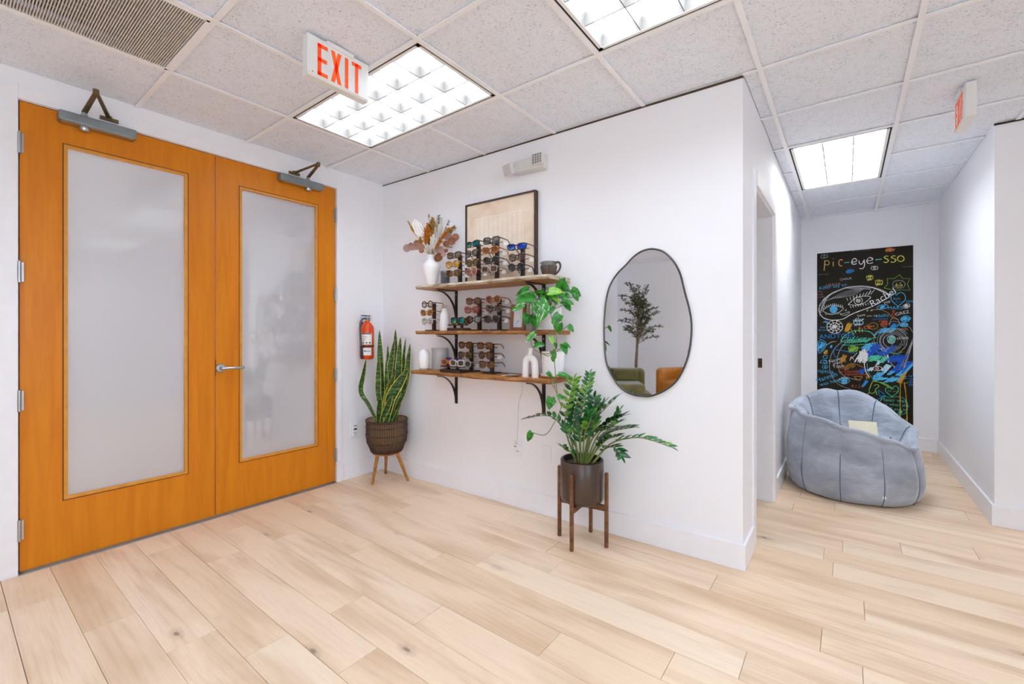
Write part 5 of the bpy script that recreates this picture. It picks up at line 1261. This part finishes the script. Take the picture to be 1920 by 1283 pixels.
# picture book on the seat
b = thing('book', 'cream covered picture book lying on the bean bag seat', 'book', (BC[0]+.075, BC[1]-.05, .462), .15)
b.rotation_euler = (1.15, .0, .2)
PGS = M('book_pages', '#efe9da', .7)
MB().b2((-.085, -.085, .003), (.085, .095, .016)).obj('pages', PGS, b)
MB().b2((-.088, -.088, .0), (.088, .098, .003)).b2((-.088, -.088, .016), (.088, .098, .019)).b2((-.089, -.088, 0), (-.085, .098, .019)).obj('cover', M('cream_cover', '#e6dfc4', .5, var=.04), b, bevel=.001)

# ================================================================== CHALK POSTER
PY = HY-.004
px0, px1, pz0, pz1 = 3.119, 3.963, .163, 2.187
t = thing('chalk_poster', 'tall blackboard poster covered in colourful chalk doodles in hallway', 'poster', ((px0+px1)/2, HY-.001, pz0))
pcx = (px0+px1)/2
BB = M('blackboard_vinyl', '#211d11', .6, var=.15, vs=3, spec=.2)
rows = []
for i in range(25):
    z = (pz1-pz0)*i/24
    rows.append([((px0-pcx)+(px1-px0)*k/60, -.0035-.0022*max(0, mnoise.noise(Vector((k*.42, i*.12, 0))))*(1 if i > 3 else .3), z) for k in range(61)])
mb = MB(); mb.grid(rows); mb.b2((px0-pcx, -.002, 0), (px1-pcx, -.0, pz1-pz0)); mb.obj('vinyl_sheet', BB, t)
def CH(name, col): return M('chalk_'+name, col, .9, var=.15, vs=90)
CK = {k: CH(k, v) for k, v in dict(white='#e6e6e6', grey='#a8a8ac', orange='#dd8a4a', peach='#e0a860', teal='#57c8a4', blue='#2a8ad8', cyan='#55b8e8', deep='#1d55c0', yellow='#d8d45a', lime='#8fce52', red='#d8603c', pink='#c08a84', gold='#d09a30', pale='#b8dce8').items()}
YS = -.0085
def pp(u, v): p = on_y(u, v, HY+YS); return Vector((p[0]-pcx, YS, p[2]-pz0))
CA = lambda X, Y: pp(1520+X/6.752, 450+Y/6.752)
CB = lambda X, Y: pp(1520+X/6.414, 630+Y/6.414)
def clampb(p): return Vector((max(px0-pcx+.004, min(px1-pcx-.004, p.x)), p.y, max(.006, min(pz1-pz0-.006, p.z))))
layer = [0]
def ribbon(mb, pts, w):
    P_ = [clampb(p) for p in pts]
    if len(P_) < 2: return
    vs = []; layer[0] = (layer[0]+1) % 20; dy = Vector((0, -.00012*layer[0], 0))
    for i, p in enumerate(P_):
        d = P_[min(i+1, len(P_)-1)]-P_[max(i-1, 0)]; d.y = 0
        if d.length < 1e-7: d = Vector((1, 0, 0))
        d.normalize(); nrm = Vector((-d.z, 0, d.x))*(w*.78/2*(.8+.45*mnoise.noise(p*60)))
        vs += [p+nrm+dy, p-nrm+dy]
    mb.add(vs, [(2*i, 2*i+1, 2*i+3, 2*i+2) for i in range(len(P_)-1)])
def draw(col, strokes, f=CA, w=.009, name='chalk_drawing', smooth=True):
    if 1 < len(strokes) <= 3:
        for st in strokes: draw(col, [st], f, w, name, smooth)
        return
    mb = MB()
    for st in strokes:
        pts = [f(*q) for q in st]
        if smooth and len(pts) > 2: pts = cat_rom(pts, 4)
        ribbon(mb, pts, w)
    return mb.obj(name, CK[col], t)
def ell(cx, cy, rx, ry, a0=0, a1=360, n=20, rot=0):
    r = math.radians(rot); out = []
    for k in range(n+1):
        a = math.radians(a0+(a1-a0)*k/n); x, y = rx*math.cos(a), ry*math.sin(a)
        out.append((cx+x*math.cos(r)-y*math.sin(r), cy+x*math.sin(r)+y*math.cos(r)))
    return out
def spiral(cx, cy, r0, r1, turns, n=60, ph=0): return [(cx+(r0+(r1-r0)*k/n)*math.cos(ph+turns*6.283*k/n), cy+(r0+(r1-r0)*k/n)*math.sin(ph+turns*6.283*k/n)) for k in range(n+1)]
def hatch(x0, y0, x1, y1, n, slant=0, jit=6, seed=1):
    r = random.Random(seed); slant = slant*1.5+(y1-y0)*.22; return [[(x0+(x1-x0)*k/n+1.6*r.uniform(-jit, jit)+slant, y0+2.2*r.uniform(-jit, jit)), (x0+(x1-x0)*k/n+1.6*r.uniform(-jit, jit)-slant, y1+2.2*r.uniform(-jit, jit))] for k in range(n+1)]
def eye(cx, cy, w, h, rot=0): return [ell(cx, cy, w, h, 0, 360, 16, rot), ell(cx, cy, h*.6, h*.6)]
def words(col, s, X, Y, size, f=CA, rot=0.0, shear=0.0, bold=-.0006):
    me = text_mesh('chalk_lettering', s, size*.86, CK[col], 0, bold, shear=shear); o = link('chalk_lettering', me, t)
    p = f(X, Y); o.location = (p.x, YS-.003, p.z); o.rotation_euler = (math.pi/2, -rot, 0); return o
# title: pic-eye-sso
draw('peach', [[(178, 262), (176, 325), (170, 388)], ell(206, 290, 29, 28), [(285, 276), (286, 335)], [(286, 236), (289, 242)], ell(384, 290, 28, 40, 310, 60)[::-1] and ell(384, 290, 28, 40, 60, 310)], w=.013, name='chalk_lettering')
draw('teal', [[(424, 289), (488, 283)], [(822, 251), (900, 243)]], w=.015, name='chalk_lettering')
draw('white', [[(520, 283), (582, 270), (565, 236), (535, 246), (520, 283), (538, 310), (582, 300)], [(612, 262), (618, 298), (645, 308), (674, 262)], [(676, 250), (682, 318), (660, 362), (615, 362)], [(710, 268), (785, 252), (762, 224), (730, 232), (710, 268), (732, 298), (790, 288)]], w=.013, name='chalk_lettering')
draw('yellow', [[(985, 206), (945, 207), (932, 226), (970, 245), (985, 265), (960, 285), (920, 280)], [(1075, 203), (1036, 205), (1022, 225), (1064, 241), (1076, 262), (1050, 283), (1012, 278)], ell(1140, 238, 42, 36)], w=.013, name='chalk_lettering')
# small eyes, dots and the sun badge
draw('grey', eye(172, 212, 46, 22, -8)+[[(140, 190), (130, 180)], [(170, 186), (170, 176)], [(200, 186), (212, 178)]], w=.006)
draw('blue', eye(495, 397, 46, 22, -15)+hatch(455, 385, 540, 410, 9), w=.008)
draw('white', eye(808, 358, 45, 20, -4)+[[(780, 338), (772, 330)], [(808, 336), (808, 326)], [(838, 336), (848, 330)]], w=.007)
draw('yellow', eye(748, 480, 42, 22)+hatch(710, 455, 790, 462, 6, 3)+hatch(715, 498, 780, 512, 6, 3), w=.007)
draw('yellow', eye(865, 540, 46, 26)+hatch(815, 512, 915, 520, 7, 3)+hatch(820, 562, 905, 575, 7, 3), w=.007)
draw('orange', eye(1000, 128, 52, 18)+hatch(955, 110, 1050, 145, 9, 5), w=.007)
draw('white', [[(x, y), (x+6, y)] for x, y in [(528+24*k, 142-1.7*k) for k in range(10)]+[(96+20*k, 440-1*k) for k in range(7)]+[(1160+20*k, 342-1.2*k) for k in range(7)]], w=.006)
draw('lime', [[(930, 610), (975, 560), (968, 490), (1060, 490), (1125, 440), (1165, 490), (1255, 488), (1225, 560), (1255, 640), (1160, 630), (1090, 640), (1000, 625), (930, 610)]], w=.006, smooth=False)
draw('grey', [ell(1116, 562, 80, 50)], w=.007); draw('yellow', [[(1085, 545), (1087, 565)], [(1135, 538), (1137, 555)], [(1070, 575), (1110, 598), (1160, 572), (1070, 575)]], w=.008)
# big face
draw('white', [[(105, 900), (115, 830), (180, 740), (300, 660), (470, 600), (650, 585), (800, 610), (930, 665), (1010, 700)], [(1000, 720), (880, 790), (760, 850), (620, 900), (500, 950), (400, 1005), (260, 1015), (160, 985), (112, 920), (105, 870)]], w=.012)
draw('grey', [[(110+10*k, 970-25*k), (170+12*k, 760-8*k), (350+8*k, 650-6*k), (560, 585+7*k), (760, 600+6*k)] for k in range(6)]+[[(200+14*k, 775-7*k), (420+22*k, 660+9*k), (640+8*k, 615)] for k in range(6)]+[[(760+20*k, 595+6*k), (900+12*k, 630+12*k), (1010, 700+5*k)] for k in range(5)], w=.005)
draw('white', [[(475, 820), (560, 740), (650, 715), (740, 715), (755, 735), (690, 790), (600, 825), (475, 820)], ell(602, 770, 52, 48), ell(602, 770, 25, 22), ell(602, 770, 10, 8)]+[[(470+36*k, 770-10*k), (455+36*k+8*k, 735-13*k)] for k in range(9)]+[[(500+32*k, 835-5*k), (510+32*k, 862-6*k)] for k in range(8)], w=.008)
draw('white', [[(150, 900), (220, 840), (300, 825), (380, 850), (415, 870), (350, 920), (250, 945), (150, 900)]]+[[(165+24*k, 880-8*k if k < 6 else 800+6*k), (150+25*k, 845-8*k if k < 6 else 765+6*k)] for k in range(11)]+[[(190+26*k, 930-k), (194+26*k, 948-k)] for k in range(8)]+[[(430, 885), (445, 898), (455, 878)], [(375, 940), (430, 930), (490, 908), (470, 940), (410, 955), (375, 940)]], w=.006)
draw('cyan', [spiral(290, 882, 2, 48, 7, 90)], w=.010)
words('white', 'Rachel', 905, 735, .115, rot=.62, shear=.2); words('cyan', 'Killer say so', 280, 590, .062, rot=.12); words('pink', 'HEAVA', 285, 568, .05, rot=.1); words('white', 'CHALK', 445, 495, .04, rot=.1)
words('pink', 'The\nholy\nworld', 122, 690, .036); words('white', 'yyp', 965, 785, .05, rot=.3); words('cyan', 'MARS', 1068, 863, .058); words('cyan', 'sso', 1252, 775, .055); words('white', 'GREZ', 1160, 928, .055, rot=.25)
draw('cyan', [[(1105, 840), (1020, 760), (1030, 690), (1070, 680), (1085, 700), (1130, 665), (1185, 690), (1195, 760), (1105, 840)]], w=.009); words('cyan', 'Rick', 1090, 745, .04, rot=.1); words('blue', 'Erin', 1115, 785, .036)
draw('cyan', eye(910, 850, 70, 26, -10)+hatch(880, 835, 940, 870, 8), w=.008); draw('white', eye(1212, 838, 46, 26, -20)+hatch(1180, 830, 1240, 850, 7), w=.007)
draw('orange', [[(770, 885), (880, 885), (980, 925), (1040, 990), (1120, 1010)]], w=.006); draw('red', [ell(1050, 902, 12, 10), ell(1050, 945, 20, 18)], w=.007)
words('cyan', 'Hello', 905, 960, .06, rot=.1); words('blue', 'someone', 880, 1000, .042, rot=.05); words('red', 'smile', 920, 1025, .045); words('white', 'you are', 780, 960, .036); words('white', 'love', 640, 955, .05, rot=.2); words('white', '* *', 745, 905, .06)
draw('white', [ell(305, 1100, 100, 82), ell(305, 1100, 60, 50)]+[[(305, 1100), (305+100*math.cos(q), 1100+82*math.sin(q))] for q in [k*math.pi/5 for k in range(10)]], w=.009); draw('white', hatch(270, 1085, 330, 1120, 6), w=.008)
draw('cyan', [[(155, 1050), (175, 1035), (195, 1050)], [(170, 1035), (210, 1030), (200, 1060)]], w=.009); words('cyan', 'Dan\nBrown', 155, 1125, .036)
draw('gold', [[(470, 1060), (440, 1150), (520, 1160), (470, 1060)]]+hatch(445, 1060, 510, 1160, 8), w=.009); draw('pale', eye(605, 1050, 62, 28)+hatch(545, 1000, 665, 1035, 8, 4)+hatch(550, 1065, 650, 1085, 8, 3), w=.007)
words('red', 'i ce', 690, 1105, .09, rot=.05); words('orange', 'love', 760, 1090, .05); draw('red', [spiral(930, 1060, 5, 45, 2.5, 40)], w=.008); draw('gold', [ell(790, 1090, 60, 40)], w=.006)
draw('cyan', eye(1200, 1000, 60, 36, -10)+hatch(1150, 980, 1250, 1020, 10, 4), w=.009); draw('cyan', eye(1180, 1075, 50, 26)+hatch(1140, 1060, 1225, 1090, 8), w=.009); draw('blue', hatch(1020, 1070, 1090, 1120, 9, 6), w=.012)
words('orange', 'smh', 1170, 1130, .055); words('blue', 'ANDTOES', 330, 1220, .085, rot=.05); draw('yellow', [[(560, 1140), (570, 1180)], [(610, 1110), (620, 1170)], [(650, 1120), (655, 1165)], [(525, 1170), (545, 1195)]], w=.009)
draw('grey', [[(1000, 1080), (1010, 1020), (1060, 980), (1120, 1040), (1100, 1100)], [(980, 1070), (1060, 1030), (1240, 1100), (1290, 1170)]], w=.006)
draw('teal', [[(380, 1283), (420, 1220), (520, 1160), (640, 1150), (760, 1170), (820, 1240)]], w=.011); draw('cyan', hatch(880, 1120, 1040, 1180, 12, 14)+[[(800, 1220), (880, 1150), (1000, 1120), (1140, 1130), (1220, 1190)]], w=.010)
# lower half
draw('teal', [[(360, 60), (440, 80), (600, 70), (740, 30), (790, 20)], [(370, 110), (520, 110), (650, 100), (800, 80)], [(360, 70), (395, 20), (450, 30), (400, 80)]]+hatch(460, 20, 700, 85, 10, 12), CB, .009)
words('teal', 'medele', 560, 55, .075, CB)
draw('pale', [spiral(970, 45, 4, 50, 7, 90)], CB, .013); draw('teal', [spiral(970, 45, 3, 22, 3, 40)], CB, .010)
draw('grey', [ell(985+8*math.sin(k*2), 60, 110+14*k, 80+14*k, 20*k, 330+20*k, 26) for k in range(6)]+[ell(880, 40, 120, 130, 0, 300, 26)], CB, .005); words('white', 'stilos', 1105, 25, .055, CB, rot=.1)
draw('cyan', [[(85, 80), (130, 45), (190, 110), (100, 210), (85, 80)], [(95, 100), (130, 70), (170, 115), (105, 185), (95, 100)]]+hatch(100, 90, 160, 160, 8, 10), CB, .009); draw('white', [[(190, 110), (250, 75), (310, 65)]], CB, .006)
draw('gold', [[(155, 205), (200, 170), (190, 220), (155, 205)]]+hatch(160, 180, 200, 215, 5), CB, .010); draw('cyan', hatch(235, 122, 255, 140, 4), CB, .010)
draw('cyan', [[(110, 325), (150, 285), (200, 330), (110, 325)], ell(175, 310, 20, 18), [(150, 240), (200, 235), (190, 270), (155, 265), (150, 240)], ell(172, 372, 34, 22), ell(175, 375, 10, 9)], CB, .008)
words('cyan', 'optos', 180, 425, .075, CB, rot=-.05); words('cyan', 'Hannah', 190, 500, .085, CB, rot=.45); words('cyan', 'was here', 235, 555, .07, CB, rot=.38)
words('white', 'Never', 300, 290, .062, CB, rot=.4); words('white', 'you', 312, 325, .055, CB, rot=.3); words('white', 'Tosik', 335, 365, .06, CB, rot=.15)
draw('grey', [[(420, 40), (290, 150), (230, 290), (240, 450), (330, 580), (480, 640)], [(480, 40), (370, 140), (320, 280), (350, 430), (440, 500), (600, 535)]], CB, .007)
draw('blue', [[(275, 160), (400, 180), (540, 215)], [(280, 160), (280, 230), (320, 260)]], CB, .008); draw('lime', eye(510, 155, 55, 36, 10)+hatch(470, 130, 560, 190, 9, 6), CB, .008)
draw('gold', [[(370, 340), (395, 220), (420, 320)]]+hatch(370, 240, 420, 320, 6, 4), CB, .008); draw('white', [[(470, 300), (490, 250), (520, 290)], [(480, 280), (540, 225), (560, 200)]], CB, .007)
draw('gold', [ell(480, 400, 25+14*k, 20+14*k, 170, 330, 14) for k in range(4)], CB, .006); draw('orange', [[(480, 330), (560, 345), (650, 390)]], CB, .006)
for h_ in (hatch(580, 185, 680, 300, 16, 10, 12, 3), hatch(600, 200, 670, 290, 10, -14, 10, 4),): draw('white', h_, CB, .016)
draw('white', [[(640, 300), (660, 420), (710, 500)], [(860, 130), (930, 240), (935, 320)], [(910, 180), (940, 300)], [(850, 150), (900, 260)]], CB, .011)
for h_ in (hatch(690, 110, 800, 230, 18, 20, 10, 5), hatch(830, 140, 980, 230, 16, 22, 12, 6), hatch(960, 240, 1130, 310, 20, 25, 10, 7), hatch(1020, 310, 1160, 430, 18, 28, 10, 8), hatch(580, 405, 660, 445, 10, 8, 6, 9),): draw('deep', h_, CB, .013)
for h_ in (hatch(640, 100, 740, 160, 12, 16, 8, 10), hatch(1090, 330, 1180, 480, 12, 22, 10, 11), hatch(780, 440, 860, 500, 10, 15, 8, 12), hatch(790, 505, 900, 525, 10, 30, 6, 13), hatch(920, 500, 1090, 555, 14, 34, 8, 14), hatch(940, 430, 980, 470, 6, 12, 5, 15),): draw('cyan', h_, CB, .012)
for h_ in (hatch(700, 240, 820, 300, 16, 10, 5, 16), hatch(845, 250, 905, 315, 9, 8, 5, 17),): draw('teal', h_, CB, .013)
for h_ in (hatch(880, 350, 945, 430, 10, 4, 8, 18), hatch(695, 385, 740, 420, 7, 6, 4, 19), hatch(790, 300, 830, 350, 6, 4, 6, 20),): draw('pale', h_, CB, .014)

draw('white', eye(800, 392, 58, 26), CB, .008); draw('red', [ell(790, 392, 14, 13)], CB, .010)
words('red', 'Sub', 375, 385, .055, CB, rot=-.05); words('red', 'to Danish', 455, 430, .055, CB, rot=.1); words('red', 'equestrians', 540, 460, .052, CB, rot=.06); words('red', '8.1.21', 560, 608, .05, CB)
draw('pale', [[(320, 540), (400, 500), (470, 540), (400, 580), (320, 540)]]+hatch(345, 505, 460, 520, 8, 6), CB, .006); draw('cyan', [spiral(405, 545, 2, 36, 5, 60)], CB, .011)
draw('gold', [[(520, 490), (620, 490), (570, 530), (520, 490)], [(660, 490), (700, 515), (680, 480), (670, 525)]], CB, .007); draw('blue', hatch(635, 545, 670, 610, 7, 6), CB, .009)
draw('lime', [[(700, 660), (730, 580), (760, 540), (830, 560), (940, 615)], [(760, 545), (880, 570), (1000, 640)], [(700, 650), (720, 690), (770, 680), (780, 640), (820, 610), (800, 585), (760, 600)], [(680, 720), (700, 680)], [(785, 660), (795, 710)], [(620, 700), (640, 750)]], CB, .009)
draw('lime', [[(920, 140), (960, 200), (1040, 215), (1100, 190)]], CB, .009); draw('teal', [[(680, 330), (690, 430), (760, 530)]], CB, .007)
draw('teal', [[(975, 730), (905, 670), (905, 630), (945, 620), (975, 640), (1010, 605), (1050, 620), (1045, 680), (975, 730)]], CB, .008); words('teal', 'for me', 985, 665, .034, CB); draw('blue', [[(815, 650), (830, 720), (890, 710), (815, 650)], [(750, 820), (830, 750), (900, 720)]], CB, .008)
draw('gold', hatch(1080, 440, 1115, 560, 10, 6, 6, 21)+[[(1080, 560), (1075, 750), (1080, 1080)], [(1125, 560), (1150, 760), (1165, 1170)], [(1160, 1000), (1160, 1170)], [(1115, 570), (1170, 565)]], CB, .010)
draw('teal', [[(840, 770), (880, 730), (960, 740), (1050, 730), (1130, 760), (1165, 830), (1150, 920), (1080, 950), (1000, 975), (920, 970), (870, 930), (830, 850), (840, 770)]], CB, .006)
for k, s in enumerate(('Maier was', 'here when she', 'was 7 and in', '1st grade')): words('teal', s, 995-(25 if k == 3 else 0), 775+52*k, .062 if k == 0 else .05, CB)
draw('teal', [[(1080, 935), (1062, 912), (1075, 905), (1082, 914), (1092, 905), (1100, 914), (1080, 935)]]+hatch(1068, 910, 1094, 922, 5), CB, .009)
draw('peach', [[(920, 985), (990, 1020), (1055, 1060)], [(1060, 1055), (1130, 1020), (1165, 980)], [(1080, 1090), (1140, 1150)]], CB, .006); draw('grey', hatch(1170, 60, 1210, 380, 7, 10, 14, 22), CB, .005); words('blue', 'Free', 1205, 540, .075, CB, rot=-1.5)
draw('grey', [[(740, 60), (760, 150), (830, 215), (930, 300), (1020, 380)], [(960, 310), (1010, 390)]], CB, .006); draw('red', [[(740, 780), (800, 770)], [(560, 660), (580, 670)]], CB, .006)

# ================================================================== REAR OF THE ROOM (seen in the mirror)
def soft(name, lo, hi, mat, parent, r=.06):
    return MB().b2(lo, hi).obj(name, mat, parent, bevel=r, seg=4)
GRV = M('olive_velvet', '#5c5420', .8, var=.25, vs=7, Sheen_Weight=.5); TAN = M('cognac_leather', '#b06c1e', .4, var=.12, vs=9)
def armchair(lab, loc, rz, mat, w=.86, d=.84, sh=.42, ah=.62, bh=.80, arms=(-1, 1)):
    a = thing('armchair', lab, 'armchair', loc, rz)        # faces -y
    soft('base', (-w/2+.05, -d/2+.06, .08), (w/2-.05, d/2, .28), mat, a, .02)
    soft('seat_cushion', (-w/2+.15, -d/2, .27), (w/2-.15, d/2-.16, sh+.03), mat, a, .06)
    soft('backrest', (-w/2+.06, d/2-.22, .2), (w/2-.06, d/2, bh), mat, a, .08)
    for s in arms: soft('armrest', (s*w/2-(.16 if s > 0 else 0), -d/2+.02, .09), (s*w/2+(.16 if s < 0 else 0), d/2-.02, ah), mat, a, .07)
    soft('lumbar_pillow', (-w/2+.2, d/2-.32, sh+.02), (w/2-.2, d/2-.20, sh+.24), mat, a, .05)
    for x in (-w/2+.1, w/2-.1):
        for y in (-d/2+.1, d/2-.1): MB().tube([(x, y, 0), (x, y, .1)], [.016, .022], 10).obj('leg', WAL, a)
    return a
armchair('olive green velvet armchair reflected in the mirror', (.68, -4.55, 0), 2.67, GRV, .80, .80, .40, .56, .64, arms=(1,))
armchair('cognac leather armchair reflected in the mirror', (1.66, -4.98, 0), 3.70, TAN, .92, .88, .44, .66, 1.0)
tp = (.63, -5.2, 0)
t = thing('olive_tree', 'potted olive tree in the rear corner reflected in the mirror', 'tree', (tp[0], tp[1], .44))
BARK = M('olive_bark', '#7a6a52', .85, var=.25, vs=30, bump=.4); OLF = leafmat('olive_leaf', '#22301c', '#4a5a38', rough=.5)
trunk = [Vector((0, 0, -.02)), Vector((.0, .02, .25)), Vector((.02, .03, .55)), Vector((.04, .02, 1.25))]
MB().tube(cat_rom(trunk, 5), [.030-.0007*i for i in range(16)], 10).obj('trunk', BARK, t)
r = random.Random(8); lm = MB(); bm_ = MB()
for k in range(46):
    z0 = r.uniform(.62, 1.35); a0 = r.uniform(0, 6.283); el = r.uniform(.0, 1.3); ln = r.uniform(.28, .52)
    zt = z0+ln*math.sin(el)*1.25; rad = ln*math.cos(el)*.85
    p0 = Vector((.045, .02, z0)); p2 = p0+Vector((rad*math.cos(a0), rad*math.sin(a0), (zt-z0)*.8+.06)); p1 = p0.lerp(p2, .5)+Vector((0, 0, .05))
    line = cat_rom([p0, p1, p2], 6); bm_.tube(line, [.007*(1-.8*i/12) for i in range(13)], 5)
    for i in range(3, 13):
        for j in range(5):
            p = line[i]; d = Vector((r.uniform(-1, 1), r.uniform(-1, 1), r.uniform(-.4, .9))).normalized()*r.uniform(.045, .075); sd = d.orthogonal().normalized()*.009; e = p+d
            lm.add([p, p.lerp(e, .45)+sd, e, p.lerp(e, .45)-sd], [(0, 1, 2, 3)])
bm_.obj('branches', BARK, t); s = lm.obj('foliage', OLF, t); s['kind'] = 'stuff'
t = thing('tree_planter', 'white cylinder planter of the olive tree', 'planter', tp)
MB().lathe([(.12, 0), (.135, .01), (.15, .50), (.138, .50), (.132, .44), (0, .44)], 40).obj('pot', CER, t)
MB().lathe([(.131, .435), (0, .45)], 24).obj('soil', M('potting_soil', '#3c2f24', .95), t)
